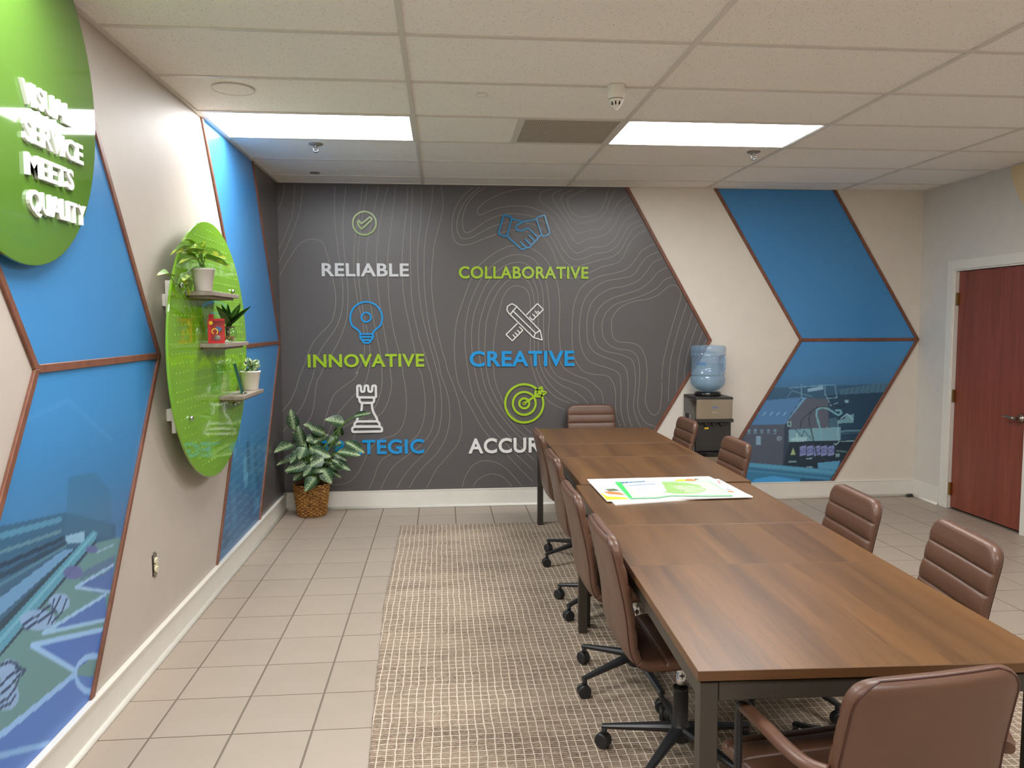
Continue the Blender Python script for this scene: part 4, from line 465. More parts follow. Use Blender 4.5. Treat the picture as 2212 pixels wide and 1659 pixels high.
# ceiling: grid bars, lay-in tiles, light panels, return grille
LIGHTS = {}
xs = [XL, 0.0, 1.22, 2.44, 3.66, XR]; ys = [YF]+[0.61*k for k in range(-8, 6)]+[YB]
bw = 0.024
for x in xs[1:-1]: struct('grid_bar', MB().box2((x-bw/2, YF, CH), (x+bw/2, YB, CH+0.03)), M['grid_metal'], ceiling)
for i in range(5):
    for y in ys[1:-1]:
        a = xs[i]+(bw/2 if i else 0); b = xs[i+1]-(bw/2 if i < 4 else 0)
        struct('grid_bar', MB().box2((a, y-bw/2, CH+0.0008), (b, y+bw/2, CH+0.03)), M['grid_metal'], ceiling)
# wall angle
for a, b in (((XL, YF, CH-0.001), (XL+0.022, YB, CH+0.03)), ((XR-0.022, YF, CH-0.001), (XR, YB, CH+0.03)), ((XL+0.022, YB-0.022, CH-0.001), (XR-0.022, YB, CH+0.03))):
    struct('wall_angle', MB().box2(a, b), M['grid_metal'], ceiling)
light_cells = {(0, 11): 0, (2, 11): 1, (0, 7): 2, (2, 7): 3, (0, 3): 4, (2, 3): 5}
tiles = {}
for i in range(5):
    for j in range(len(ys)-1):
        a = xs[i]+bw/2-0.004 if i else xs[i]+0.018; b = xs[i+1]-bw/2+0.004 if i < 4 else xs[i+1]-0.018
        c = ys[j]+bw/2-0.004; d = ys[j+1]-bw/2+0.004
        if (i, j) in light_cells: continue
        if i == 1 and j == 11:
            MB().box2((a, c, CH+0.007), (0.61-bw/2+0.004, d, CH+0.02)).obj('ceiling_tile', M['ctile'], ceiling)
            struct('grid_bar', MB().box2((0.61-bw/2, ys[j]+bw/2, CH+0.0016), (0.61+bw/2, ys[j+1]-bw/2, CH+0.03)), M['grid_metal'], ceiling)
            continue
        o = MB().box(((0, 0, 0)), (b-a, d-c, 0.015)).obj('ceiling_tile', M['ctile'], ceiling, loc=((a+b)/2, (c+d)/2, CH+0.0145))
        tiles[(i, j)] = o
lab = {0: 'glowing flat ceiling light panel at the left wall, above the far green disc', 1: 'glowing flat ceiling light panel right of the return air grille, above the table',
       2: 'ceiling light panel near the left wall, second one out from the back wall', 3: 'ceiling light panel over the near end of the table',
       4: 'ceiling light panel near the left wall at the room front', 5: 'ceiling light panel behind the near chair, toward the front wall'}
for (i, j), k in light_cells.items():
    a = xs[i]+(bw/2 if i else 0.022); b = xs[i+1]-bw/2; c = ys[j]+bw/2; d = ys[j+1]-bw/2
    t = thing('ceiling_light', lab[k], 'ceiling light', ((a+b)/2, (c+d)/2, CH), 0, 'recessed ceiling light panels')
    hx, hy = (b-a)/2, (d-c)/2; f = MB(); e = 0.012
    f.box2((-hx+0.0005, -hy+0.0005, 0.002), (hx-0.0005, -hy+e, 0.02)); f.box2((-hx+0.0005, hy-e, 0.002), (hx-0.0005, hy-0.0005, 0.02)); f.box2((-hx+0.0005, -hy+e, 0.002), (-hx+e, hy-e, 0.02)); f.box2((hx-e, -hy+e, 0.002), (hx-0.0005, hy-e, 0.02))
    f.obj('frame', M['grid_metal'], t)
    MB().box2((-hx+e, -hy+e, 0.006), (hx-e, hy-e, 0.018)).obj('diffuser', M['diffuser'], t)
# perforated return grille
tg = NT('perforated_steel'); v = tg.co('Object'); vs_ = tg.n('ShaderNodeSeparateXYZ', Vector=v)
ax = tg.math('SUBTRACT', tg.math('FRACT', tg.math('MULTIPLY', vs_.outputs[0], 80)), 0.5); ay = tg.math('SUBTRACT', tg.math('FRACT', tg.math('MULTIPLY', vs_.outputs[1], 80)), 0.5)
rr = tg.math('SQRT', tg.math('ADD', tg.math('MULTIPLY', ax, ax), tg.math('MULTIPLY', ay, ay))); hole = tg.ramp(rr, [(0.27, 1.0), (0.33, 0.0)])
tg.P(Base__Color=tg.mix(hole, lin((190, 180, 166)), lin((98, 90, 80))), Roughness=0.6)
t = thing('return_air_grille', 'square perforated return air grille in the ceiling left of a light panel', 'vent', (0.915, 1.525, CH))
hx, hy = 0.293, 0.293
MB().box2((-hx+0.012, -hy+0.012, 0.004), (hx-0.012, hy-0.012, 0.012)).obj('perforated_plate', tg.m, t)
f = MB()
for a, b in (((-hx, -hy), (hx, -hy+0.014)), ((-hx, hy-0.014), (hx, hy)), ((-hx, -hy+0.014), (-hx+0.014, hy-0.014)), ((hx-0.014, -hy+0.014), (hx, hy-0.014))): f.box2((*a, 0.001), (*b, 0.016))
f.obj('frame', M['grid_metal'], t)
# round flush covers, sensor, sprinklers
def flush(x, y, r, name, label, cat):
    t = thing(name, label, cat, (x, y, CH+0.005))
    MB().lathe([(r*0.93, -0.0035), (r*0.93, 0.0)], 48).obj('cover_plate', M['ctile'], t)
    MB().lathe([(r*0.93, -0.0022), (r*0.95, -0.0055), (r, -0.0055), (r, 0)], 48, cap=False).obj('rim', M['grid_metal'], t)
flush(-0.875, 0.80, 0.103, 'ceiling_speaker', 'large round flush cover in a ceiling tile above the left light panel', 'ceiling speaker')
flush(0.365, 0.793, 0.030, 'cable_cover', 'small round cap in the ceiling tile behind the return grille', 'cover')
t = thing('motion_sensor', 'white bullet shaped sensor hanging from the ceiling beside a grid bar', 'sensor', (1.02, 0.60, CH+0.005))
pr = [(0.044, 0), (0.045, -0.012), (0.043, -0.04), (0.036, -0.065), (0.026, -0.088), (0.014, -0.108), (0.004, -0.118), (0.0005, -0.119)]
MB().lathe(pr, 32, cap=False).obj('housing', M['paint_white'], t)
MB().lathe([(r*1.012, z) for r, z in [(0.0372, -0.0635), (0.0352, -0.0675)]], 32, cap=False).obj('seam', M['grey_plastic'], t)
for a in (-1.9, -1.2, -2.6): MB().box((0.026*math.cos(a)*1.04, 0.026*math.sin(a)*1.04, -0.086), (0.006, 0.006, 0.018), Matrix.Rotation(a, 3, 'Z')).obj('lens_slot', M['dark'], t)
def sprinkler(x, y, label):
    t = thing('sprinkler', label, 'sprinkler', (x, y, CH+0.005), 0, 'fire sprinklers in the ceiling')
    MB().lathe([(0.046, 0), (0.044, -0.004), (0.02, -0.010), (0.018, -0.010)], 28).obj('escutcheon', M['grey_plastic'], t)
    b = MB(); b.cyl((0, 0, -0.008), (0, 0, -0.018), 0.009, 0.008, 12)
    for s_ in (-1, 1): b.tube([(0.008*s_, 0, -0.016), (0.017*s_, 0, -0.028), (0.013*s_, 0, -0.042), (0, 0, -0.05)], 0.003, 6)
    b.obj('yoke', M['chrome'], t)
    MB().cyl((0, 0, -0.018), (0, 0, -0.046), 0.0035, n=10).obj('bulb', M['clear_plastic'], t)
    MB().lathe([(0.015, -0.050), (0.015, -0.053)], 16).obj('deflector', M['chrome'], t)
sprinkler(-0.658, 1.969, 'metal fire sprinkler below the left light panel')
sprinkler(2.288, 1.973, 'metal fire sprinkler below the right light panel')
t = thing('sprinkler_cover', 'small flat dark sprinkler cover in the last ceiling row at left', 'sprinkler', (-0.82, 2.94, CH+0.005)); MB().lathe([(0.04, 0), (0.038, -0.004)], 24).obj('cover_plate', M['grey_plastic'], t)
# ------------------------------------------------------------------ door
door = struct('door_1', MB().box2((XR+0.028, DY0+0.004, 0.012), (XR+0.068, DY1-0.004, DZ-0.004)), M['door_wood'])
tr = struct('trim_1', MB().box2((XR-0.016, DY1+0.012, 0), (XR, DY1+0.09, DZ+0.09)), M['paint_white']); bevel(tr, 0.003)
c = MB().box2((XR-0.016, DY0-0.09, 0), (XR, DY0-0.012, DZ+0.09)).obj('casing', M['paint_white'], tr); bevel(c, 0.003)
c = MB().box2((XR-0.016, DY0-0.012, DZ+0.012), (XR, DY1+0.012, DZ+0.09)).obj('casing', M['paint_white'], tr); bevel(c, 0.003)
j = MB(); j.box2((XR-0.004, DY1, 0), (XR+0.15, DY1+0.02, DZ+0.02)); j.box2((XR-0.004, DY0-0.02, 0), (XR+0.15, DY0, DZ+0.02)); j.box2((XR-0.004, DY0, DZ), (XR+0.15, DY1, DZ+0.02)); j.box2((XR+0.07, DY1-0.012, 0), (XR+0.085, DY1, DZ)); j.box2((XR+0.07, DY0, 0), (XR+0.085, DY0+0.012, DZ)); j.box2((XR+0.07, DY0, DZ-0.012), (XR+0.085, DY1, DZ)); j.box2((XR+0.086, DY0, 0), (XR+0.15, DY1, DZ))
j.obj('jamb', M['paint_white'], tr)
for z in (0.17, 0.96, 1.77):
    h = MB(); h.box2((XR+0.004, DY1-0.024, z-0.05), (XR+0.027, DY1-0.0005, z+0.05)); h.obj('hinge', M['brass'], door)
    MB().cyl((XR+0.010, DY1-0.006, z-0.052), (XR+0.010, DY1-0.006, z+0.052), 0.007, n=10).obj('hinge_pin', M['brass'], door)
hd = MB(); hd.lathe([(0.034, 0), (0.033, 0.008), (0.014, 0.014), (0.012, 0.055), (0.015, 0.06)], 24, c=(XR+0.027, 2.105, 0.86), axis=(-1, 0, 0)); hd.obj('rosette', M['nickel'], door)
MB().tube([(XR-0.03, 2.105, 0.86), (XR-0.033, 2.13, 0.862), (XR-0.033, 2.17, 0.868), (XR-0.033, 2.205, 0.862), (XR-0.033, 2.225, 0.870)], [0.011, 0.011, 0.009, 0.008, 0.006], 10).obj('door_handle', M['nickel'], door)
# ------------------------------------------------------------------ prints on the walls
def inpoly(P, poly):
    x, y = P[:, 0], P[:, 1]; r = np.zeros(len(P), bool); n = len(poly)
    for i in range(n):
        x0, y0 = poly[i-1]; x1, y1 = poly[i]
        if y0 == y1: continue
        c = ((y0 > y) != (y1 > y)) & (x < (x1-x0)*(y-y0)/(y1-y0)+x0); r ^= c
    return r
def instroke(P, pts, w):
    r = np.zeros(len(P), bool)
    for i in range(len(pts)-1):
        a = np.array(pts[i]); b = np.array(pts[i+1]); d = b-a; L = float(d @ d)
        if L < 1e-9: continue
        t = np.clip(((P-a) @ d)/L, 0, 1); q = P-(a+t[:, None]*d)
        r |= (q*q).sum(1) < (w/2)**2
    return r
def paint_panel(name, rows, ncol, vmin, vmax, left, right, fr, d, grad, ops, parent, gain=1.34):
    vv = np.linspace(vmin, vmax, rows); P = np.zeros((rows*ncol, 2))
    for i, v in enumerate(vv): P[i*ncol:(i+1)*ncol, 0] = np.linspace(left(v), right(v), ncol); P[i*ncol:(i+1)*ncol, 1] = v
    gz = [g[0] for g in grad]; C = np.stack([np.interp(P[:, 1], gz, [g[1][k] for g in grad]) for k in range(3)], 1)
    for op in ops:
        m = inpoly(P, op[1]) if op[0] == 'f' else instroke(P, op[1], op[2])
        c, al = (op[2], op[3]) if op[0] == 'f' else (op[3], op[4])
        C[m] = C[m]*(1-al)+np.array(c)*al
    C = C/255.0; C = np.where(C <= 0.04045, C/12.92, ((C+0.055)/1.055)**2.4)*gain
    V = [fr(float(u), float(v), d) for u, v in P]
    idx = np.arange(rows*ncol).reshape(rows, ncol)
    F = np.stack([idx[:-1, :-1], idx[:-1, 1:], idx[1:, 1:], idx[1:, :-1]], -1).reshape(-1, 4)
    me = bpy.data.meshes.new(name); me.from_pydata(V, [], F.tolist()); me.update()
    ca = me.color_attributes.new('print', 'FLOAT_COLOR', 'POINT'); ca.data.foreach_set('color', np.concatenate([C, np.ones((len(C), 1))], 1).astype(np.float32).ravel())
    o = link(name, me, M['print'], parent)
    o.modifiers.new('thick', 'SOLIDIFY').thickness = 0.0004
    return o
def strip(parent, p, q, fr, w=0.027, d=0.011, z0=0.0, side=0):
    p = np.array(p); q = np.array(q); t = (q-p)/np.linalg.norm(q-p); n = np.array((-t[1], t[0]))*w/2
    if abs(t[1]) > 0.3:   # cut the ends level
        kx = w/2/abs(t[1]); pts = [(p[0]-kx, p[1]), (p[0]+kx, p[1]), (q[0]+kx, q[1]), (q[0]-kx, q[1])]
    else: pts = [tuple(p-n), tuple(q-n), tuple(q+n), tuple(p+n)]
    o = MB().prism(pts, d-z0, lambda u, v, dd: fr(u, v, z0+dd)).obj('wood_trim', M['trim_wood'], parent); bevel(o, 0.002, 1)
    return o
ZA, ZB, ZT = 1.425, 0.153, CH-0.002
def chevron(t, name, fr, L, R, ops, grad, mural_d=0.0012, cols=210, rows=240):
    """L, R: (u at top, u at apex, u at bottom)"""
    MB().prism([(L[1], ZA), (R[1], ZA), (R[0], ZT), (L[0], ZT)], 0.0012, fr).obj('upper_panel', M['blue'], t)
    lf = lambda a: (lambda v: a[2]+(a[1]-a[2])*(v-ZB)/(ZA-ZB))
    paint_panel('lower_print', rows, cols, ZB, ZA, lf(L), lf(R), fr, mural_d, grad, ops, t)
    for a in (L, R):
        strip(t, (a[0], ZT), (a[1], ZA), fr); strip(t, (a[1], ZA), (a[2], ZB), fr)
    strip(t, (L[1]+0.014, ZA), (R[1]-0.014, ZA), fr, 0.029, 0.0105)
GR = [(0.15, (52, 92, 120)), (0.6, (52, 92, 120)), (0.95, (58, 102, 138)), (1.12, (62, 116, 162)), (1.425, (60, 124, 178))]
t = thing('chevron_wall_panel', 'blue chevron panel with printing machine photo, on the back wall left of the door', 'wall panel', (0, 0, 0), 0, 'blue chevron wall panels')
chevron(t, 'back', fr_back, (2.515, 3.318, 2.535), (3.588, 4.405, 3.645), MURAL_R, GR)
GL = [(0.15, (60, 100, 160)), (0.45, (62, 108, 165)), (0.75, (52, 98, 140)), (0.95, (56, 112, 158)), (1.2, (58, 122, 174)), (1.425, (58, 126, 180))]
t = thing('chevron_wall_panel', 'blue chevron panel on the left wall, partly behind the nearest green sign', 'wall panel', (0, 0, 0), 0, 'blue chevron wall panels')
chevron(t, 'near', fr_left, (-1.385, -0.567, -1.36), (-0.305, 0.550, -0.285), [('s', [(-1.0, 1.22), (-0.35, 1.30), (0.0, 1.10)], 0.02, (75, 140, 190), .3)]+MURAL_L, GL)
random.seed(11); FO = []
for k in range(26):
    u = 1.35+random.random()*1.5; z = 0.16+random.random()*0.62; w_ = 0.03+random.random()*0.10; h_ = 0.05+random.random()*0.28
    FO.append(('f', [(u, z), (u+w_, z+0.02), (u+w_, z+h_), (u, z+h_-0.02)], random.choice([(40, 84, 118), (62, 118, 158), (84, 148, 182), (34, 70, 100), (96, 156, 184)]), 0.55))
for k in range(10):
    z = 0.18+k*0.06; FO.append(('s', [(1.3, z), (3.2, z+0.12)], 0.008, (90, 150, 180), 0.5))
t = thing('chevron_wall_panel', 'blue chevron panel on the left wall behind the green pegboard disc', 'wall panel', (0, 0, 0), 0, 'blue chevron wall panels')
chevron(t, 'far', fr_left, (1.345, 2.150, 1.365), (2.515, 3.285, 2.435), FO, [(0.15, (44, 92, 130)), (0.6, (50, 104, 146)), (0.85, (54, 116, 164)), (1.425, (58, 126, 182))], cols=150, rows=130)
# charcoal topographic mural
t = thing('topographic_mural', 'charcoal topographic line mural covering the back wall and far left corner', 'mural')
MB().prism([(XL+0.001, ZB), (1.735, ZB), (2.488, ZA), (1.725, ZT), (XL+0.001, ZT)], 0.0015, lambda u, v, d: (u, YB-d-0.0002, v)).obj('vinyl_sheet', M['vinyl'], t)
MB().prism([(2.455, ZB), (YB-0.003, ZB), (YB-0.003, ZT), (2.535, ZT), (3.30, ZA)], 0.0012, fr_left).obj('vinyl_sheet', M['vinyl'], t)
strip(t, (1.735, ZT), (2.490, ZA), fr_back); strip(t, (2.490, ZA), (1.715, ZB), fr_back)
cm = MB()
for L_ in CONTOURS: ribbon(cm, catmull(L_, 4), 0.0040, None, 0.0008, fr_back)
o = cm.obj('contour_lines', M['contour'], t, fix=False); o['kind'] = 'stuff'
# ------------------------------------------------------------------ raised letters and icons
def text_mesh(txt, offset=0.0, extrude=0.0, size=1.0, spacing=1.0):
    cu = bpy.data.curves.new('txt', 'FONT'); cu.body = txt; cu.size = size; cu.offset = offset; cu.extrude = extrude; cu.resolution_u = 4; cu.space_character = spacing
    ob = bpy.data.objects.new('txt', cu); COL.objects.link(ob); dg = bpy.context.evaluated_depsgraph_get(); dg.update()
    me = bpy.data.meshes.new_from_object(ob.evaluated_get(dg)); bpy.data.objects.remove(ob); bpy.data.curves.remove(cu)
    return me
def letters(txt, u0, u1, v0, v1, d0, d1, fr, mat, parent, offset=0.024, spacing=1.06, u1b=None, shear=(0, 0), name='letter'):
    """one mesh per letter, fitted into the box u0..u1, v0..v1"""
    me = text_mesh(txt, offset, 0.5, 1.0, spacing)
    bm = bmesh.new(); bm.from_mesh(me); bpy.data.meshes.remove(me)
    bmesh.ops.remove_doubles(bm, verts=bm.verts, dist=1e-5); bm.verts.ensure_lookup_table()
    X0 = min(v.co.x for v in bm.verts); X1 = max(v.co.x for v in bm.verts); Y0 = -offset; Y1 = 0.682+offset
    seen = set(); groups = []
    for v in bm.verts:
        if v.index in seen: continue
        st = [v]; seen.add(v.index); g = []
        while st:
            a = st.pop(); g.append(a)
            for e in a.link_edges:
                b = e.other_vert(a)
                if b.index not in seen: seen.add(b.index); st.append(b)
        groups.append(g)
    groups.sort(key=lambda g: min(v.co.x for v in g))
    for g in groups:
        ids = {v.index: k for k, v in enumerate(g)}; mb = MB(); vs = []
        for v in g:
            s = (v.co.x-X0)/(X1-X0); q = (v.co.y-Y0)/(Y1-Y0); u = u0+(u1-u0)*s; vv = v0+(v1-v0)*q+shear[0]*s
            vs.append(fr(u, vv, d1 if v.co.z > 0 else d0))
        fs = [tuple(ids[v.index] for v in f.verts) for f in bm.faces if f.verts[0].index in ids]
        mb.add(vs, fs); mb.obj(name, mat, parent)
    bm.free()
def word(txt, u0, u1, v0, v1, mat, label):
    t = thing('word_sign', label, 'word sign', (0, 0, 0), 0, 'raised words on the charcoal wall')
    letters(txt, u0, u1, v0, v1, 0.0008, 0.0135, fr_back, M[mat], t)
word('RELIABLE', -0.844, -0.124, 1.972, 2.081, 'grey_letter', 'pale grey raised word RELIABLE under the check mark icon')
word('COLLABORATIVE', 0.294, 1.403, 1.957, 2.059, 'green_letter', 'green raised word COLLABORATIVE under the handshake icon')
word('INNOVATIVE', -0.975, -0.005, 1.213, 1.322, 'green_letter', 'green raised word INNOVATIVE under the light bulb icon')
word('CREATIVE', 0.380, 1.286, 1.209, 1.341, 'blue_letter', 'blue raised word CREATIVE under the crossed pencil and ruler icon')
word('STRATEGIC', -0.975, -0.014, 0.469, 0.592, 'blue_letter', 'blue raised word STRATEGIC half hidden behind the leafy plant')
word('ACCURATE', 0.365, 1.305, 0.460, 0.589, 'white_letter', 'white raised word ACCURATE half hidden by the table')
IL = {'check': ('check_mark_icon', 'green_icon', 0.0150, 'olive green circled check mark icon above the word RELIABLE'), 'handshake': ('handshake_icon', 'blue_icon', 0.0150, 'blue outline handshake icon above the word COLLABORATIVE'),
      'bulb': ('light_bulb_icon', 'blue_letter', 0.0145, 'blue outline light bulb icon above the word INNOVATIVE'), 'pencil': ('pencil_and_ruler_icon', 'white_letter', 0.0095, 'white crossed pencil and ruler icon above the word CREATIVE'),
      'rook': ('chess_rook_icon', 'white_letter', 0.0190, 'white outline chess rook icon above the word STRATEGIC'), 'target': ('target_icon', 'green_letter', 0.0185, 'green target icon with an arrow in the bullseye above ACCURATE')}
for k, (nm, mt, wd, lb) in IL.items():
    mb = MB()
    for q, (cl, pts) in enumerate(ICONS[k]):
        P_ = catmull(pts, 2, bool(cl)) if (k in ('check', 'target', 'bulb') and len(pts) > 11) else round_corners(pts, 0.013 if k != 'pencil' else 0.006, bool(cl))
        ribbon(mb, P_, wd, 0.0008, 0.0135-0.0003*(q % 5), fr_back, bool(cl))
    o = mb.obj(nm, M[mt]); tag(o, lb, 'wall icon')
# ------------------------------------------------------------------ round signs
def disc_poly(cy, cz, a, b, n=96, top=None):
    r = []
    for k in range(n):
        an = 2*PI*k/n; z = cz+b*math.sin(an); y = cy+a*math.cos(an)
        if top and z > top:
            continue
        r.append((y, z))
    if top:
        h = a*math.sqrt(max(0, 1-((top-cz)/b)**2)); r.append((cy+h, top)); r.append((cy-h, top))
        r.sort(key=lambda p: math.atan2(p[1]-cz, p[0]-cy) if cz < top else math.atan2(p[1]-(top-0.05), p[0]-cy))
    return r
frs = lambda x: (lambda u, v, d: (x+d, u, v))
t = thing('round_sign', 'large green oval sign reading VISUAL SERVICE MEETS QUALITY, near the camera at top left', 'sign')
bevel(MB().prism(disc_poly(-0.655, 2.34, 0.52, 0.58, top=CH-0.004), 0.010, frs(-1.160)).obj('green_plate', M['acrylic_dark'], t), 0.002, 2)
for y, z in ((-0.95, 2.05), (-0.36, 2.05), (-0.95, 2.6), (-0.36, 2.6)): MB().cyl((XL+0.002, y, z), (-1.1605, y, z), 0.012, n=14).obj('standoff_spacer', M['chrome'], t)
for txt, u0, u1, v0, v1 in (('VISUAL', -0.672, -0.347, 2.264, 2.336), ('SERVICE', -0.669, -0.272, 2.148, 2.218), ('MEETS', -0.663, -0.353, 2.043, 2.113), ('QUALITY', -0.660, -0.268, 1.930, 2.001)):
    letters(txt, u0, u1, v0, v1, 0.0102, 0.0220, frs(-1.160), M['white_letter'], t, offset=0.026, spacing=0.98)
t = thing('round_sign', 'cream disc high on the right wall above the door, cut by the ceiling', 'sign')
MB().prism(disc_poly(1.756, 2.85, 0.52, 0.58, top=CH-0.004), 0.012, lambda u, v, d: (XR-0.016-d, u, v)).obj('cream_plate', M['cream_disc'], t)
for y, z in ((1.6, 2.5), (1.95, 2.5)): MB().cyl((XR-0.001, y, z), (XR-0.0155, y, z), 0.01, n=12).obj('standoff_spacer', M['chrome'], t)
DX = -1.112
disc = thing('pegboard_disc', 'glossy green acrylic pegboard disc carrying three small shelves on the left wall', 'pegboard')
bevel(MB().prism(disc_poly(1.118, 1.432, 0.71, 0.69, 128), 0.012, frs(DX)).obj('green_plate', M['acrylic'], disc), 0.0025, 2)
pg = MB()
for i in range(-14, 15):
    for j in range(-15, 16):
        y = 1.118+i*0.0508; z = 1.432+j*0.0508*0.9
        if ((y-1.118)/0.665)**2+((z-1.432)/0.645)**2 > 1: continue
        if any(y0-0.012 < y < y1+0.012 and zt_-0.048 < z < zt_+0.012 for y0, y1, zt_ in ((0.676, 1.164, 1.736), (0.870, 1.345, 1.474), (1.190, 1.690, 1.169))): continue
        pg.lathe([(0.0070, 0), (0.0060, 0.0018), (0.0040, 0.0022), (0.0028, 0.0004)], 10, c=(DX+0.0122, y, z), axis=(1, 0, 0))
o = pg.obj('peg_dimples', M['acrylic'], disc); o['kind'] = 'stuff'
for y in (0.648, 1.56):
    f = MB(); f.box2((-1.178, y-0.026, 1.62), (-1.150, y+0.026, 1.785)); f.box2((-1.172, y-0.020, 1.04), (-1.152, y+0.020, 1.62)); f.box2((XL, y-0.02, 1.66), (-1.178, y+0.02, 1.72)); f.box2((XL, y-0.02, 1.10), (-1.172, y+0.02, 1.16)); f.box2((-1.152, y-0.012, 1.30), (DX-0.0005, y+0.012, 1.34)); f.box2((-1.152, y-0.012, 1.12), (DX-0.0005, y+0.012, 1.16)); f.box2((-1.150, y-0.012, 1.70), (DX-0.0005, y+0.012, 1.74))
    bevel(f.obj('mounting_bar', M['paint_white'], disc), 0.003, 1)
for y, z in ((1.517, 1.770), (0.679, 1.109), (1.484, 1.100), (0.60, 1.760)):
    MB().lathe([(0.012, 0), (0.012, 0.012), (0.009, 0.016)], 18, c=(DX+0.012, y, z), axis=(1, 0, 0)).obj('standoff_cap', M['chrome'], disc)
SH = [(0.676, 1.164, 1.736, 'highest'), (0.870, 1.345, 1.474, 'middle'), (1.190, 1.690, 1.169, 'lowest')]
SXE = -0.968
for k, (y0, y1, z, nm) in enumerate(SH):
    lb = {'highest': 'small grey wood shelf on the green disc holding the trailing vine', 'middle': 'small grey wood shelf on the green disc holding a glass bowl and red box', 'lowest': 'small grey wood shelf on the green disc holding a glass award and white pot'}[nm]
    t = thing('disc_shelf', lb, 'shelf', (DX+0.0125, (y0+y1)/2, z-0.021), 0, 'small shelves on the green disc')
    L_ = y1-y0; dp = SXE+(0.02 if k == 0 else 0)*0-(DX+0.0125)
    bevel(MB().box2((0, -L_/2, 0), (dp, L_/2, 0.021)).obj('shelf_board', M['shelf_wood'], t), 0.0015, 1)
    bevel(MB().box2((0.004, -L_/2+0.03, -0.012), (dp-0.022, L_/2-0.035, -0.0002)).obj('support_cleat', M['shelf_wood'], t), 0.001, 1)
    if k == 2: MB().tube([(0.06, -0.06, -0.012), (0.06, -0.06, -0.03), (0.045, -0.06, -0.038)], 0.004, 8).obj('hook', M['chrome'], t)
# ------------------------------------------------------------------ rug
rm = MB(); nx, ny = 56, 80; zt = 0.012
rug_top = [[None]*(ny+1) for _ in range(nx+1)]
r_ = 0.012
prof = [(0.0, 0.0005), (-0.003, 0.005), (-0.0005, 0.0095), (0.008, zt)]
vs = []; loops = []
random.seed(5)
def rug_outline(off):
    P = []
    n1, n2 = 60, 84
    for k in range(n1): P.append((RX0+(RX1-RX0)*k/n1, RY0, 0, -1))
    for k in range(n2): P.append((RX1, RY0+(RY1-RY0)*k/n2, 1, 0))
    for k in range(n1): P.append((RX1-(RX1-RX0)*k/n1, RY1, 0, 1))
    for k in range(n2): P.append((RX0, RY1-(RY1-RY0)*k/n2, -1, 0))
    return P
OUT = rug_outline(0); jit = [random.uniform(-0.004, 0.004) for _ in OUT]; n = len(OUT)
# the near left corner runs slightly skew, as laid
def skew(x, y): return (x+0.040*max(0.0, (1.0-y))*(1 if x < 0 else 0), y)
for off, z in prof:
    for (x, y, ax_, ay_), jj in zip(OUT, jit):
        X_, Y_ = skew(x, y); vs.append((X_-ax_*off+ax_*jj, Y_-ay_*off+ay_*jj, z))
fs = []
for i in range(len(prof)-1):
    for k in range(n): fs.append((i*n+k, i*n+(k+1) % n, (i+1)*n+(k+1) % n, (i+1)*n+k))
fs.append(tuple((len(prof)-1)*n+k for k in range(n))); fs.append(tuple(reversed(range(n))))
rm.add(vs, fs); rug = rm.obj('area_rug', M['rug'])
tag(rug, 'brown and cream woven area rug with a wavy grid pattern under the conference table', 'rug')
# ------------------------------------------------------------------ tables
RT = 0.012
def table(cx, cy, rz, label, marks=False):
    t = thing('conference_table', label, 'table', (cx, cy, RT), rz, 'two tables standing end to end')
    Wd, Ln, top = 0.885, 2.10, 0.76-RT
    for y0, y1 in ((-1.05, -0.262), (-0.2605, 0.2605), (0.262, 1.05)):
        o = MB().box((0, (y0+y1)/2, top-0.0125), (Wd, y1-y0, 0.025)); me = o.mesh('tabletop_board')
        me.materials.append(M['table_wood']); me.materials.append(M['table_edge'])
        for p in me.polygons: p.material_index = 0 if abs(p.normal.z) > 0.5 else 1
        bevel(link('tabletop_board', me, None, t), 0.0012, 1)
    sp = MB(); sp.box((0, 0, top-0.029), (Wd-0.05, Ln-0.05, 0.0075)); sp.obj('underlay', M['black_satin'], t)
    lw = 0.043; ah = 0.046; az = top-0.033-ah/2; ix, iy = Wd/2-0.010-lw/2, Ln/2-0.012-lw/2
    for sx_ in (-1, 1):
        for sy_ in (-1, 1): bevel(MB().box2((sx_*ix-lw/2, sy_*iy-lw/2, 0.0), (sx_*ix+lw/2, sy_*iy+lw/2, top-0.033)).obj('leg', M['metal_frame'], t), 0.0015, 1)
    for s_ in (-1, 1):
        bevel(MB().box((s_*(ix+0.0), 0, az), (lw*0.9, 2*iy-lw-0.003, ah)).obj('apron_rail', M['metal_frame'], t), 0.0015, 1)
        bevel(MB().box((0, s_*iy, az), (2*ix-lw-0.003, lw*0.9, ah)).obj('apron_rail', M['metal_frame'], t), 0.0015, 1)
    return t
table(1.220, -0.522, -0.036, 'long walnut conference table nearest the camera, bare top with two joint lines')
table(1.298, 1.604, -0.010, 'long walnut conference table at the far end toward the charcoal wall, carrying the printed boards')
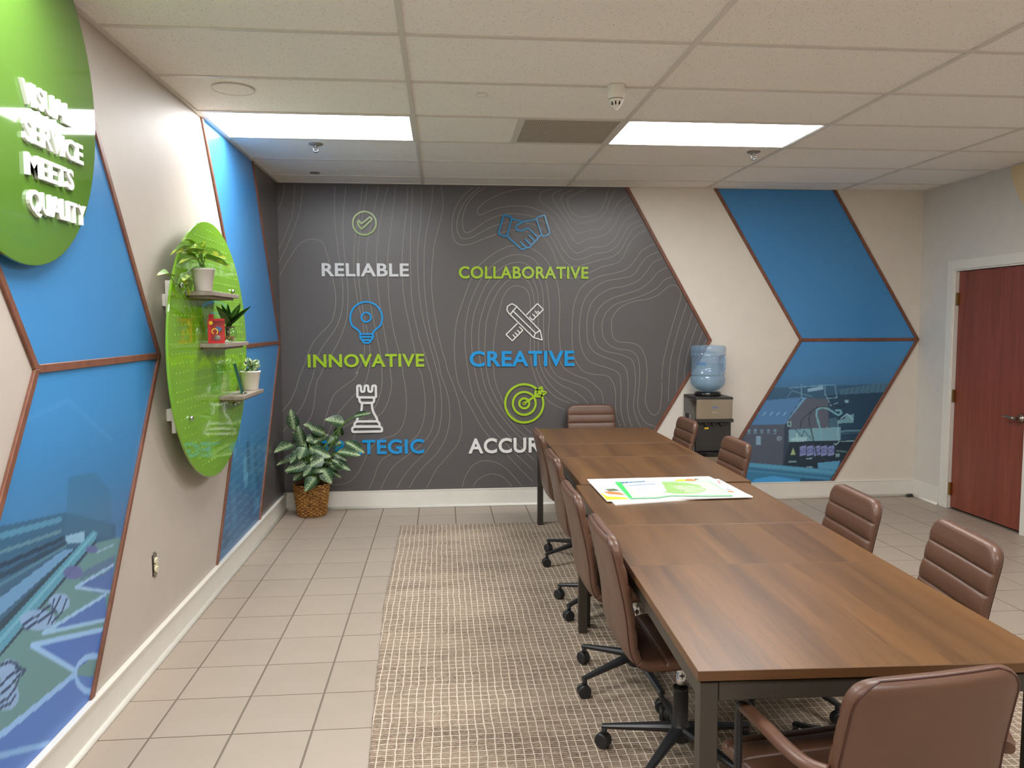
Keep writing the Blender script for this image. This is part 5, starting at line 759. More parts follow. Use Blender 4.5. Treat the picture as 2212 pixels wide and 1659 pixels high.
# ------------------------------------------------------------------ chairs (facing local +X, hub at the origin, z = 0 on the rug)
PROF = [(0.245, 0.418), (0.232, 0.440), (0.20, 0.452), (0.14, 0.456), (0.06, 0.455), (-0.02, 0.450), (-0.10, 0.443), (-0.16, 0.442), (-0.197, 0.455), (-0.217, 0.485), (-0.226, 0.53), (-0.232, 0.59), (-0.243, 0.66), (-0.258, 0.73), (-0.274, 0.80), (-0.290, 0.868)]
def shell_pieces(W0=0.430, T=0.044, dz=0.0):
    P = catmull(PROF, 12); P = [np.array(p) for p in P]
    S_ = [0.0]
    for i in range(1, len(P)): S_.append(S_[-1]+float(np.linalg.norm(P[i]-P[i-1])))
    tot = S_[-1]; S_ = np.array(S_); PX = np.array([p[0] for p in P]); PZ = np.array([p[1] for p in P])
    sb = None
    for i, p in enumerate(P):
        if p[1] > 0.462 and p[0] < -0.19: sb = S_[i]; break
    gro = [g for g in [0.065+0.078*k for k in range(20)] if g < sb-0.03]+[g for g in [tot-0.088-0.070*k for k in range(7)] if g > sb+0.03]
    samples = set(np.linspace(0, tot, 46).tolist())
    for g in gro:
        for q in (-0.012, -0.006, -0.003, 0, 0.003, 0.006, 0.012): samples.add(g+q)
    for q in (0.0, 0.002, 0.006, 0.012, 0.02, 0.03, 0.042, 0.055): samples.add(q); samples.add(tot-q)
    for q in (-0.012, -0.005, -0.001, 0.001, 0.005, 0.012): samples.add(sb+q)
    ss = sorted(s for s in samples if 0 <= s <= tot)
    def at(s): return np.interp(s, S_, PX), np.interp(s, S_, PZ)
    def ring(s):
        x, z = at(s); x0, z0 = at(max(0, s-0.004)); x1, z1 = at(min(tot, s+0.004)); t = np.array((x1-x0, z1-z0)); t /= np.linalg.norm(t)
        nrm = np.array((t[1], -t[0]))          # points to the sitter
        if s < sb and nrm[1] < 0: nrm = -nrm
        if s >= sb and nrm[0] < 0: nrm = -nrm
        rc = 0.060; d = min(s, tot-s); hw = W0/2
        if s > sb: hw = W0/2*(1.0-0.05*(s-sb)/(tot-sb))
        if d < rc: hw -= rc-math.sqrt(max(0, rc*rc-(rc-d)**2))
        th = T/2
        re = 0.020
        if d < re: th *= max(0.08, math.sqrt(max(0.0, 1-((re-d)/re)**2)))
        g = max([math.exp(-((s-q)/0.0038)**2) for q in gro]+[0])+1.0*math.exp(-((s-sb)/0.004)**2)
        puff = min([abs(s-q) for q in gro+[sb]]); puff = 0.004*min(1.0, puff/0.03)
        pts = []; n = 28
        for k in range(n):
            a = 2*PI*k/n; ca, sa = math.cos(a), math.sin(a)
            lx = math.copysign(abs(ca)**0.42, ca)*hw; ln = math.copysign(abs(sa)**0.55, sa)
            off = th*ln*(1.0 if ln < 0 else 1.0)
            if ln > 0: off += (puff-0.0062*g)*min(1, ln*1.2)*(1 if abs(ca) < 0.97 else 0.5)
            # slight hollow across the back
            cv = 0.010*(1-(lx/(W0/2))**2) if s > sb else 0.006*(1-(lx/(W0/2))**2)
            pts.append((x+nrm[0]*(off-cv), lx, z+nrm[1]*(off-cv)+dz))
        return pts
    n = 28; out = {}
    for nm, lo, hi in (('seat', -1, sb), ('backrest', sb, tot+1)):
        rr = [ring(s) for s in ss if lo <= s <= hi]
        if nm == 'backrest' and abs([s for s in ss if s >= sb][0]-sb) > 1e-6: pass
        mb = MB(); vs = [p for r in rr for p in r]; fs = []
        for i in range(len(rr)-1):
            for k in range(n): fs.append((i*n+k, i*n+(k+1) % n, (i+1)*n+(k+1) % n, (i+1)*n+k))
        mb.add(vs, fs, True)
        mb.f.append(tuple(range(n))); mb.sm.append(False); mb.mi.append(0); mb.f.append(tuple((len(rr)-1)*n+k for k in range(n))); mb.sm.append(False); mb.mi.append(0)
        out[nm] = mb.mesh(nm); out[nm].materials.append(M['leather'])
        # piping along the rear edge of the outline
        ks = (n-2, n//2+2)  # both lower flanks
        path = [rr[i][n-2] for i in range(0, len(rr), 2)]; path2 = [rr[i][n//2+2] for i in range(0, len(rr), 2)]
        if nm == 'backrest':
            topc = [rr[-1][k] for k in range(n-3, n//2+2, -1)]
            line_ = path+topc+list(reversed(path2))
        else:
            fr_c = [rr[0][k] for k in range(n//2+3, n-2)]
            line_ = list(reversed(path2))+fr_c+path
        pm = MB(); pm.tube(line_, 0.0026, 6); out[nm+'_piping'] = pm.mesh('piping'); out[nm+'_piping'].materials.append(M['leather_dark'])
    return out
def base_meshes():
    out = {}
    # leg: tapering arm along +X with a drop at the tip
    mb = MB(); st = [(0.018, 0.135, 0.024, 0.030), (0.06, 0.128, 0.022, 0.026), (0.15, 0.112, 0.018, 0.021), (0.25, 0.094, 0.014, 0.016), (0.283, 0.088, 0.012, 0.014)]
    rings = []
    for x, z, hw, hh in st:
        rings.append([(x, -hw*0.7, z-hh), (x, hw*0.7, z-hh), (x, hw, z-hh*0.3), (x, hw*0.6, z), (x, -hw*0.6, z), (x, -hw, z-hh*0.3)])
    vs = [p for r in rings for p in r]; fs = [tuple(range(6)), tuple(range(len(vs)-1, len(vs)-7, -1))]
    for i in range(len(rings)-1):
        for k in range(6): fs.append((i*6+k, i*6+(k+1) % 6, (i+1)*6+(k+1) % 6, (i+1)*6+k))
    mb.add(vs, fs); mb.cyl((0.274, 0, 0.082), (0.274, 0, 0.048), 0.0105, n=12)
    out['base_leg'] = mb.mesh('base_leg'); out['base_leg'].materials.append(M['black_metal'])
    # twin wheel caster, axle along Y, centred at its own origin
    c = MB(); c.lathe([(0.024, -0.020), (0.0275, -0.017), (0.0275, -0.004), (0.0255, -0.003)], 22, axis=(0, 1, 0)); c.lathe([(0.0255, 0.003), (0.0275, 0.004), (0.0275, 0.017), (0.024, 0.020)], 22, axis=(0, 1, 0))
    out['caster'] = c.mesh('caster'); out['caster'].materials.append(M['black_plastic'])
    h = MB(); n = 12; vs = []
    for s_ in (-0.0028, 0.0028):
        for k in range(n): a = PI*k/(n-1)*0.95-0.2; vs.append((0.0285*math.cos(a), s_, 0.0285*math.sin(a)))
        vs.append((0, s_, -0.004))
    m_ = n+1; h.add(vs, [tuple(range(m_)), tuple(range(2*m_-1, m_-1, -1))]+[(i, (i+1) % m_, m_+(i+1) % m_, m_+i) for i in range(m_)]); h.cyl((0.004, 0, 0.012), (0.004, 0, 0.036), 0.008, n=10)
    out['fork'] = h.mesh('caster_fork'); out['fork'].materials.append(M['black_plastic'])
    return out
BM_ = base_meshes(); SHP = shell_pieces()
def make_chair(label, x, y, rz, base, group, arms=False, dz=0.0, lever=True):
    t = thing('conference_chair', label, 'chair', (x, y, RT), rz, group)
    sm = SHP if dz == 0.0 and not arms else shell_pieces(0.44, 0.046, dz)
    s = link('seat', sm['seat'], parent=t); link('piping', sm['seat_piping'], parent=s)
    b = link('backrest', sm['backrest'], parent=t); link('piping', sm['backrest_piping'], parent=b)
    hub = MB(); hub.lathe([(0.030, 0.075), (0.037, 0.082), (0.037, 0.125), (0.032, 0.135), (0.027, 0.14), (0.027, 0.262), (0.0285, 0.264), (0.0285, 0.272), (0.020, 0.274)], 24); hub.obj('hub_sleeve', M['black_metal'], t)
    g = MB(); g.lathe([(0.0165, 0.262), (0.0165, 0.315), (0.015, 0.316), (0.015, 0.36), (0.0165, 0.361), (0.0165, 0.405+dz)], 20); g.obj('gas_lift', M['chrome'], t)
    pl = MB(); pl.box((-0.01, 0, 0.4085+dz), (0.20, 0.15, 0.016)); pl.box((-0.02, 0, 0.396+dz), (0.09, 0.07, 0.018)); bevel(pl.obj('seat_plate', M['black_metal'], t), 0.003, 1)
    if lever: MB().tube([(0.03, -0.05, 0.40+dz), (0.05, -0.15, 0.398+dz), (0.055, -0.20, 0.39+dz)], [0.005, 0.005, 0.009], 8).obj('height_lever', M['black_metal'], t)
    random.seed(int(abs(x*100+y*37))+3)
    for k in range(5):
        a = math.radians(base+72*k)-rz
        l = link('base_leg', BM_['base_leg'], parent=t, rot=(0, 0, a))
        sw = random.uniform(-1.3, 1.3); c = link('caster', BM_['caster'], parent=l, loc=(0.278, 0, 0.0277), rot=(0, 0, sw)); link('caster_fork', BM_['fork'], parent=l, loc=(0.278, 0, 0.0277), rot=(0, 0, sw+PI))
    if arms:
        for s_ in (-1, 1):
            yy = s_*0.262; z0 = 0.415+dz; za = 0.665+dz
            path = [(0.02, s_*0.12, z0-0.018), (0.035, s_*0.20, z0-0.016), (0.045, yy-s_*0.015, z0), (0.05, yy, z0+0.03), (0.052, yy, z0+0.12), (0.052, yy, za-0.035), (0.045, yy, za-0.008), (0.022, yy, za)]
            MB().tube(catmull(path, 4), 0.0125, 12, flat=0.8).obj('arm_bracket', M['black_metal'], t)
            MB().tube(catmull([(0.024, yy, za), (-0.06, yy, za), (-0.15, yy, za-0.003), (-0.215, yy-s_*0.012, za-0.008), (-0.250, yy-s_*0.040, za-0.010)], 5), 0.0175, 14, flat=0.85).obj('arm_sleeve', M['leather'], t)
    return t
def dup(root, x, y, rz, base, label, group):
    r = root.copy(); COL.objects.link(r); r.location = (x, y, RT); r.rotation_euler = (0, 0, rz); r['label'] = label; r['group'] = group
    k = 0; random.seed(int(abs(x*100+y*37))+3)
    for ch in list(root.children):
        c = ch.copy(); COL.objects.link(c); c.parent = r
        if ch.name.startswith('base_leg'): c.rotation_euler = (0, 0, math.radians(base+72*k)-rz); k += 1
        for g in ch.children:
            d = g.copy(); COL.objects.link(d); d.parent = c
    return r
GLt = 'brown chairs along the left side of the tables'; GRt = 'brown chairs along the right side of the tables'
c0 = make_chair('brown leather swivel chair on the left side of the table, nearest the camera', 0.985, -0.665, 0.0, 157, GLt)
bpy.context.view_layer.update()
dup(c0, 0.978, -0.05, 0.0, 206, 'brown leather swivel chair second from the camera on the left side of the tables', GLt)
dup(c0, 1.025, 0.828, 0.0, 216, 'brown leather swivel chair third from the camera on the left side of the tables', GLt)
dup(c0, 1.055, 1.70, 0.0, 206, 'brown leather swivel chair on the left side of the tables, farthest from the camera', GLt)
dup(c0, 1.640, 2.20, PI, 20, 'brown leather swivel chair right of the table in front of the water dispenser', GRt)
dup(c0, 1.615, 1.185, PI, 50, 'brown swivel chair right of the table, overlapping the lower left edge of the blue panel', GRt)
dup(c0, 1.560, -0.235, PI-0.075, 221, 'brown leather swivel chair second from the camera on the right side of the tables', GRt)
dup(c0, 1.605, -0.83, PI-0.146, 127, 'brown leather swivel chair on the right side of the tables, nearest the camera', GRt)
dup(c0, 1.416, 2.975, -PI/2, 60, 'brown leather chair at the far head of the table facing the camera', 'chairs at the table heads')
make_chair('brown leather armchair seen from behind at the near head of the table', 1.140, -1.492, PI/2+0.125, 12, 'chairs at the table heads', arms=True, dz=-0.038)
# ------------------------------------------------------------------ printed boards on the far table
TZ = 0.7601
def sheet(name, poly, z0, th, mat, parent=None, curl=None):
    o = MB().prism(poly, th, lambda u, v, d: (u, v, z0+d)).obj(name, mat, parent); return o
ink = {k: plain('ink_'+k, c, 0.45) for k, c in dict(yellow=(250, 200, 40), orange=(238, 128, 72), red=(226, 84, 66), leaf=(92, 112, 84), lime=(150, 190, 110), neon=(60, 224, 96), paper=(228, 232, 238), blue=(70, 120, 175), grey=(150, 156, 170), photo=(196, 196, 192), pgreen=(130, 214, 150)).items()}
b2 = sheet('printed_board', POSTER['board2'], TZ, 0.0055, M['foam']); tag(b2, 'lower white foam board in the stack on the far table, printed with peppers', 'board', 'white printed foam boards')
b1 = sheet('printed_board', POSTER['board1'], TZ+0.0058, 0.0055, M['foam']); tag(b1, 'upper white foam board printed with peppers, under the green edged proof sleeve', 'board', 'white printed foam boards')
z = TZ+0.0114
for k, (nm, key, ik) in enumerate((('printed_pepper', 'pep1', 'yellow'), ('printed_pepper', 'pep2', 'orange'), ('printed_pepper', 'pep3', 'leaf'), ('printed_fruit', 'fr1', 'yellow'), ('printed_fruit', 'fr2', 'yellow'), ('printed_fruit', 'fr3', 'orange'), ('printed_fruit', 'fr4', 'leaf'), ('printed_mark', 'm1', 'red'), ('printed_mark', 'm2', 'grey'), ('printed_mark', 'm3', 'grey'), ('printed_mark', 'm4', 'orange'))):
    sheet(nm, POSTER[key], z+0.00012*k, 0.0001, ink[ik], b1)
zb = TZ+0.014
t = thing('proof_sleeve', 'clear sleeve with a neon green edge holding a proof print with a green speech bubble', 'sleeve', (0, 0, 0))
sheet('sleeve_edge', POSTER['bag'], zb, 0.0006, ink['pgreen'], t)
sheet('edge_band', POSTER['edgeband'], zb+0.0007, 0.0003, ink['neon'], t)
sheet('print_sheet', POSTER['baginner'], zb+0.0008, 0.0004, ink['photo'], t)
sheet('speech_bubble', POSTER['bubble'], zb+0.0013, 0.0002, ink['lime'], t)
sheet('proof_page', POSTER['page'], zb+0.0016, 0.0003, ink['paper'], t)
for q in ('bar1', 'ln1', 'ln2', 'ln3'): sheet('printed_line', POSTER[q], zb+0.0020, 0.0001, ink['blue'] if q == 'bar1' else ink['grey'], t)
def flat_text(txt, o, du, dv, z, mat, parent, h=1.0):
    """o: lower left corner, du: direction and length of the line, dv: up direction and height"""
    o = np.array(o); du = np.array(du); dv = np.array(dv)
    letters(txt, 0, 1, 0, 1, 0, 0.0002, lambda u, v, d: (float(o[0]+du[0]*u+dv[0]*v), float(o[1]+du[1]*u+dv[1]*v), z+d), mat, parent, offset=0.03)
flat_text('PROOF', (1.040, 0.482), (0.130, 0.026), (-0.004, 0.030), zb+0.0021, ink['blue'], t)
for k, wd in enumerate(('VISUAL', 'SERVICE', 'MEETS', 'QUALITY')):
    o0 = (1.268+0.007*k, 0.372-0.040*k); L_ = {0: 0.115, 1: 0.140, 2: 0.115, 3: 0.145}[k]
    flat_text(wd, o0, (L_, 0.002), (-0.003, 0.029), zb+0.0016, M['white_letter'], t)
# ------------------------------------------------------------------ water dispenser and bottle
t = thing('water_dispenser', 'tall black and stainless water dispenser against the back wall', 'water dispenser', (2.412, 3.165, 0))
X0, X1, Yf, Yb = -0.160, 0.160, -0.165, 0.165
bevel(MB().box2((X0+0.004, Yf+0.02, 0.004), (X1-0.004, Yb, 0.94)).obj('cabinet', M['black_gloss'], t), 0.004, 2)
bevel(MB().box2((X0+0.004, Yf+0.012, 0.012), (X1-0.008, Yf+0.0195, 0.455)).obj('lower_door', M['stainless'], t), 0.003, 1)
o = MB().box2((X0-0.0005, Yf+0.11, 0.012), (X0+0.0035, Yb-0.01, 0.80)); o.obj('side_panel', M['grey_plastic'], t)
vv = MB().box2((X0-0.004, Yf+0.17, 0.66), (X0-0.001, Yf+0.26, 0.80)); vv.obj('side_recess', M['dark'], t)
bevel(MB().box2((X0, Yf-0.008, 0.925), (X1+0.002, Yb, 0.958)).obj('top_cover', M['black_satin'], t), 0.008, 2)
fp = MB(); n = 10; fv = []
for k in range(n+1):
    s = k/n; xx = X0+0.006+(X1-X0-0.012)*s; yy = Yf-0.012-0.010*math.sin(PI*s)**0.5; fv.append((xx, yy))
fp.prism([(X0+0.006, Yf+0.0195)]+fv+[(X1-0.006, Yf+0.0195)], 0.165, lambda u, v, d: (u, v, 0.775+d)); bevel(fp.obj('front_panel', M['stainless'], t), 0.002, 1)
bevel(MB().box2((X0+0.002, Yf-0.02, 0.745), (X1+0.003, Yf+0.0195, 0.774)).obj('tap_rail', M['black_satin'], t), 0.003, 1)
bevel(MB().box2((X0+0.010, Yf+0.008, 0.50), (X1-0.012, Yf+0.0195, 0.744)).obj('splash_back', M['black_satin'], t), 0.003, 1)
for x in (-0.072, -0.006, 0.062):
    tp = MB(); tp.cyl((x, Yf-0.004, 0.746), (x, Yf-0.010, 0.715), 0.010, 0.008, 12); tp.box((x, Yf-0.015, 0.728), (0.024, 0.012, 0.012)); tp.obj('tap', M['black_gloss'], t)
MB().box((-0.060, Yf+0.0070, 0.695), (0.034, 0.0015, 0.014)).obj('warning_sticker', ink['yellow'], t)
dt = MB(); dt.prism([(X0+0.012, Yf+0.0195), (X0+0.012, Yf-0.02)]+[(X0+0.012+(X1-X0-0.03)*k/8, Yf-0.02-0.045*math.sin(PI*k/8)) for k in range(1, 8)]+[(X1-0.018, Yf-0.02), (X1-0.018, Yf+0.0195)], 0.035, lambda u, v, d: (u, v, 0.462+d)); bevel(dt.obj('drip_tray', M['black_gloss'], t), 0.004, 2)
for k, x in enumerate((-0.012, 0.004, 0.017)): MB().cyl((x, Yf-0.0215, 0.832), (x, Yf-0.0235, 0.832), 0.0045 if k == 0 else 0.0028, n=10).obj('indicator_light', M['white_letter'], t)
letters('Brio', -0.018, 0.026, 0.864, 0.885, 0.0215, 0.0235, lambda u, v, d: (u, Yf-d, v), ink['blue'], t, offset=0.008)
cl = MB(); cl.lathe([(0.108, 0.957), (0.112, 0.962), (0.110, 0.985), (0.098, 0.992), (0.055, 0.992)], 40); cl.obj('bottle_collar', M['black_gloss'], t)
b = thing('water_bottle', 'large blue tinted water bottle upside down on the dispenser, about two thirds full', 'bottle', (2.412, 3.165, 0.9925))
bp_ = [(0.030, 0.001), (0.060, 0.006), (0.100, 0.022), (0.130, 0.045), (0.143, 0.065), (0.147, 0.10), (0.146, 0.125), (0.138, 0.133), (0.138, 0.138), (0.145, 0.146), (0.145, 0.158), (0.140, 0.166), (0.139, 0.24), (0.140, 0.300), (0.146, 0.308), (0.148, 0.322), (0.143, 0.330), (0.143, 0.334), (0.147, 0.341), (0.149, 0.365), (0.145, 0.382), (0.130, 0.393), (0.06, 0.396)]
vs = []; fs = []; n = 64
for r, z in bp_:
    for k in range(n):
        a = 2*PI*k/n; rr = r; da = (a-(-0.62)+PI) % (2*PI)-PI
        if 0.168 < z < 0.31 and abs(da) < 0.42: rr = r-0.055*math.cos(da/0.42*PI/2)**0.7
        vs.append((rr*math.cos(a), rr*math.sin(a), z))
m_ = len(bp_)
for i in range(m_-1):
    for k in range(n): fs.append((i*n+k, i*n+(k+1) % n, (i+1)*n+(k+1) % n, (i+1)*n+k))
bb = MB(); bb.add(vs, fs, True); bb.f.append(tuple((m_-1)*n+k for k in range(n))); bb.sm.append(True); bb.mi.append(0); bb.f.append(tuple(range(n))); bb.sm.append(True); bb.mi.append(0)
bb.obj('bottle_shell', M['bottle'], b)
wp = [(0.02, 0.008), (0.056, 0.012), (0.096, 0.027), (0.126, 0.049), (0.139, 0.067), (0.143, 0.10), (0.134, 0.128), (0.134, 0.16), (0.134, 0.236)]
vs = []; fs = []
for r, z in wp:
    for k in range(n):
        a = 2*PI*k/n; rr = r; da = (a-(-0.62)+PI) % (2*PI)-PI
        if 0.15 < z and abs(da) < 0.46: rr = r-0.055*math.cos(da/0.46*PI/2)**0.7
        vs.append((rr*math.cos(a), rr*math.sin(a), z))
for i in range(len(wp)-1):
    for k in range(n): fs.append((i*n+k, i*n+(k+1) % n, (i+1)*n+(k+1) % n, (i+1)*n+k))
ww = MB(); ww.add(vs, fs, True); ww.f.append(tuple((len(wp)-1)*n+k for k in range(n))); ww.sm.append(False); ww.mi.append(0); ww.obj('water', M['water'], b)
ha = -0.62; hc = (0.128*math.cos(ha), 0.128*math.sin(ha))
MB().tube(catmull([(hc[0]*0.93, hc[1]*0.93, 0.305), (hc[0]*1.06, hc[1]*1.06, 0.285), (hc[0]*1.08, hc[1]*1.08, 0.235), (hc[0]*1.05, hc[1]*1.05, 0.19), (hc[0]*0.93, hc[1]*0.93, 0.172)], 4), 0.014, 10).obj('handle', M['bottle'], b)
cyf = lambda u, v, d: ((0.1405+d)*math.cos(u), (0.1405+d)*math.sin(u), v)
letters('Crystal', -2.62, -2.02, 0.232, 0.266, 0.0, 0.0012, cyf, ink['blue'], b, offset=0.012)
# ------------------------------------------------------------------ leaves
def leaf_mesh(name, mat, kind='oval', fold=0.22, droop=0.18, nu=10, nv=6):
    """unit leaf: length 1 along +X, width 1 across Y (scaled per leaf), midrib on the X axis"""
    me = bpy.data.meshes.new(name); vs = []; uvs = []; fs = []
    for i in range(nu+1):
        u = i/nu
        if kind == 'oval': w_ = math.sin(PI*u**0.8)**0.85*0.5
        elif kind == 'heart': w_ = (math.sin(PI*u**0.55)**0.75)*0.5
        elif kind == 'strap': w_ = 0.5*min(1, (u*2.4)**0.7+0.12)*(1-u**3.2)
        else: w_ = math.sin(PI*u**0.9)**0.6*0.5
        if i == nu: w_ = 0.004
        for j in range(nv+1):
            v = j/nv*2-1; y = w_*v
            z = fold*abs(y)*(1.0)-droop*u*u+0.025*math.sin(u*9+v*2)*abs(v)*(0.4 if kind == 'strap' else 1)
            x = u-(0.09*abs(v)**1.5*(1-u)**3 if kind == 'heart' else 0)
            vs.append((x, y, z)); uvs.append((u, 0.5+0.5*v*(w_/0.5)))
    for i in range(nu):
        for j in range(nv): a = i*(nv+1)+j; fs.append((a, a+nv+1, a+nv+2, a+1))
    me.from_pydata(vs, [], fs); me.polygons.foreach_set('use_smooth', [True]*len(fs)); uvl = me.uv_layers.new(name='UVMap')
    for p in me.polygons:
        for li in p.loop_indices: uvl.data[li].uv = uvs[me.loops[li].vertex_index]
    me.materials.append(mat); me.update(); return me
def put_leaf(me, b, t, wid, parent, face=(0.1, -0.75, 0.65), thick=None, name='leaf'):
    b = Vector(b); t = Vector(t); X = t-b; L = X.length; X.normalize(); Z = Vector(face); Z = Z-X*Z.dot(X)
    if Z.length < 1e-3: Z = X.orthogonal()
    Z.normalize(); Y = Z.cross(X); o = bpy.data.objects.new(name, me); COL.objects.link(o); o.parent = parent
    Mx = Matrix(((X.x, Y.x, Z.x), (X.y, Y.y, Z.y), (X.z, Y.z, Z.z))).to_4x4(); loc = b-Vector(parent.location)
    o.matrix_basis = Matrix.Translation(loc) @ Mx @ Matrix.Diagonal((L, wid, L, 1))
    return o
# dumb cane in a woven basket
PX_, PY_ = -0.938, 3.165
pt = thing('potted_plant', 'dumb cane plant with speckled leaves in a wicker basket in the far left corner', 'plant', (PX_, PY_, 0.0))
tw = NT('wicker'); v = tw.co('Object', scale=(1, 1, 2.5)); nz = tw.noise(v, 42.0, 4, 0.65)
tw.P(Base__Color=tw.ramp(nz, [(0.36, lin((92, 58, 22))), (0.5, lin((164, 112, 50))), (0.64, lin((204, 154, 82)))]), Roughness=0.5); tw.bump(tw.noise(tw.co('Object', scale=(1, 1, 6)), 90.0, 2), 0.4, 0.002)
M['wicker'] = tw.m
BH = 0.268; rb = lambda z: 0.112+(0.146-0.112)*(z/BH)**0.9
wk = MB(); rows = 17; ns = 32
for q in range(rows):
    zc = 0.012+(BH-0.030)*(q+0.5)/rows; hh = (BH-0.026)/rows*0.47; seg = 128; vs = []
    for k in range(seg):
        a = 2*PI*k/seg; off = 0.0046*math.tanh(2.2*math.sin(ns/2*a+(PI if q % 2 else 0)+0.25*math.sin(q*1.7)))
        r = rb(zc)+off; zz = zc+0.0018*math.sin(a*3+q)
        for dr, dz_ in ((0.0026, 0), (0.0016, hh), (-0.002, hh), (-0.002, -hh), (0.0016, -hh)): vs.append(((r+dr)*math.cos(a), (r+dr)*math.sin(a), zz+dz_))
    fs = [(k*5+j, ((k+1) % seg)*5+j, ((k+1) % seg)*5+(j+1) % 5, k*5+(j+1) % 5) for k in range(seg) for j in range(5)]
    wk.add(vs, fs, True)
o = wk.obj('woven_strands', M['wicker'], pt); o['kind'] = 'stuff'
stk = MB()
for k in range(ns):
    a = 2*PI*(k+0.5)/ns; stk.tube([(rb(z_)*math.cos(a), rb(z_)*math.sin(a), z_) for z_ in (0.006, 0.13, BH-0.008)], 0.0032, 6)
o = stk.obj('upright_stakes', M['wicker'], pt); o['kind'] = 'stuff'
rim = MB()
for s_ in range(2): rim.tube([((rb(BH)+0.004*math.cos(k*0.8+s_*PI))*math.cos(2*PI*k/72), (rb(BH)+0.004*math.cos(k*0.8+s_*PI))*math.sin(2*PI*k/72), BH-0.006+0.004*math.sin(k*0.8+s_*PI)) for k in range(72)], 0.0052, 8, closed=True)
rim.obj('braided_rim', M['wicker'], pt)
MB().lathe([(0.112, 0.001), (0.116, 0.012), (0.108, 0.013)], 40).obj('basket_foot', M['wicker'], pt)
MB().lathe([(0.100, 0.014), (0.132, 0.235), (0.0, 0.24)], 32, cap=False).obj('soil', M['soil'], pt)
dl = leaf_mesh('leaf', M['dief_leaf'], 'oval', 0.20, 0.16); random.seed(9)
stm = MB()
def arc(p, q, lift): 
    p = Vector(p); q = Vector(q); m = (p+q)/2+Vector((0, 0, lift)); return catmull([tuple(p), tuple(m), tuple(q)], 5)
for L_ in DIEF:
    b_, t_, wd = L_[:3], L_[3:6], L_[6]
    put_leaf(dl, b_, t_, wd*1.22, pt, (random.uniform(-0.25, 0.25), -0.8, random.uniform(0.35, 0.8)))
    s0 = (random.uniform(-0.03, 0.03), random.uniform(-0.03, 0.03), 0.235); e0 = Vector(b_)-Vector((PX_, PY_, 0))
    mid = (s0[0]*0.6+e0.x*0.4, s0[1]*0.6+e0.y*0.4, max(0.30, e0.z*0.75)); stm.tube(catmull([s0, mid, tuple(e0)], 5), [0.006]*6+[0.003]*5, 7)
for k in range(26):   # inner and rear foliage
    a = random.uniform(0.1, PI-0.1); r = random.uniform(0.02, 0.08); z_ = random.uniform(0.36, 0.66)
    b_ = Vector((PX_+r*math.cos(a), 3.13+0.4*r*math.sin(a), z_)); L = random.uniform(0.11, 0.16); di = Vector((math.cos(a)*0.9, 0.45*math.sin(a), random.uniform(-0.5, 0.6))).normalized(); t_ = b_+di*L
    t_.y = min(t_.y, 3.30); t_.x = max(t_.x, -1.15)
    put_leaf(dl, b_, t_, random.uniform(0.07, 0.10), pt, (random.uniform(-0.3, 0.3), -0.5, 0.8))
    e0 = b_-Vector((PX_, PY_, 0)); stm.tube(catmull([(0, 0, 0.235), (e0.x*0.4, e0.y*0.4, e0.z*0.75), tuple(e0)], 4), 0.004, 6)
stm.tube(catmull([(0.02, -0.02, 0.24), (0.12, -0.10, 0.48), (0.22, -0.14, 0.66), (0.30, -0.16, 0.79), (0.38, -0.185, 0.836)], 5), 0.0035, 7)
o = stm.obj('leaf_stems', M['stem'], pt); o['kind'] = 'stuff'
# pots
def pot(parent, rb_, rt_, h, mat, rim=0.003):
    MB().lathe([(rb_*0.96, 0.0004), (rb_, 0.003), (rt_-rim, h-0.010), (rt_, h-0.009), (rt_, h), (rt_-0.004, h), (rt_-0.006, h-0.014), (rb_*0.9, 0.010)], 40).obj('pot', mat, parent)
    MB().lathe([(rt_-0.0065, h-0.016), (0.0, h-0.010)], 24, cap=False).obj('soil', M['soil'], parent)
p1 = thing('potted_plant', 'golden pothos with a trailing vine in a grey white pot on the highest disc shelf', 'plant', (-1.034, 0.745, 1.7365))
pot(p1, 0.041, 0.058, 0.113, M['pot_grey'])
ph = leaf_mesh('leaf', M['pothos_leaf'], 'heart', 0.35, 0.20)
for L_ in POTHOS:
    put_leaf(ph, L_[:3], L_[3:6], L_[6]*1.15, p1, (0.25, -0.55, 0.75))
ps = MB(); o1 = Vector(p1.location); random.seed(4)
for k, L_ in enumerate(POTHOS):
    if k in (10, 11, 12): continue
    e0 = Vector(L_[:3])-o1; ps.tube(catmull([(random.uniform(-0.02, 0.02), random.uniform(-0.02, 0.02), 0.10), (e0.x*0.4, e0.y*0.4, 0.10+(e0.z-0.10)*0.6), tuple(e0)], 4), 0.0018, 6)
ps.tube(catmull([(0, 0, 0.104)]+[tuple(Vector(q)-o1) for q in VINE], 5), 0.0024, 6); ps.tube(catmull([tuple(Vector(VINE[4])-o1)]+[tuple(Vector(q)-o1) for q in VINE2]+[tuple(Vector(POTHOS[12][:3])-o1)], 5), 0.0022, 6)
ps.tube([tuple(Vector(VINE[6])-o1), tuple(Vector(POTHOS[10][:3])-o1)], 0.0018, 6); ps.tube([tuple(Vector(VINE[7])-o1), tuple(Vector(POTHOS[11][:3])-o1)], 0.0018, 6)
o = ps.obj('stems', M['stem'], p1); o['kind'] = 'stuff'
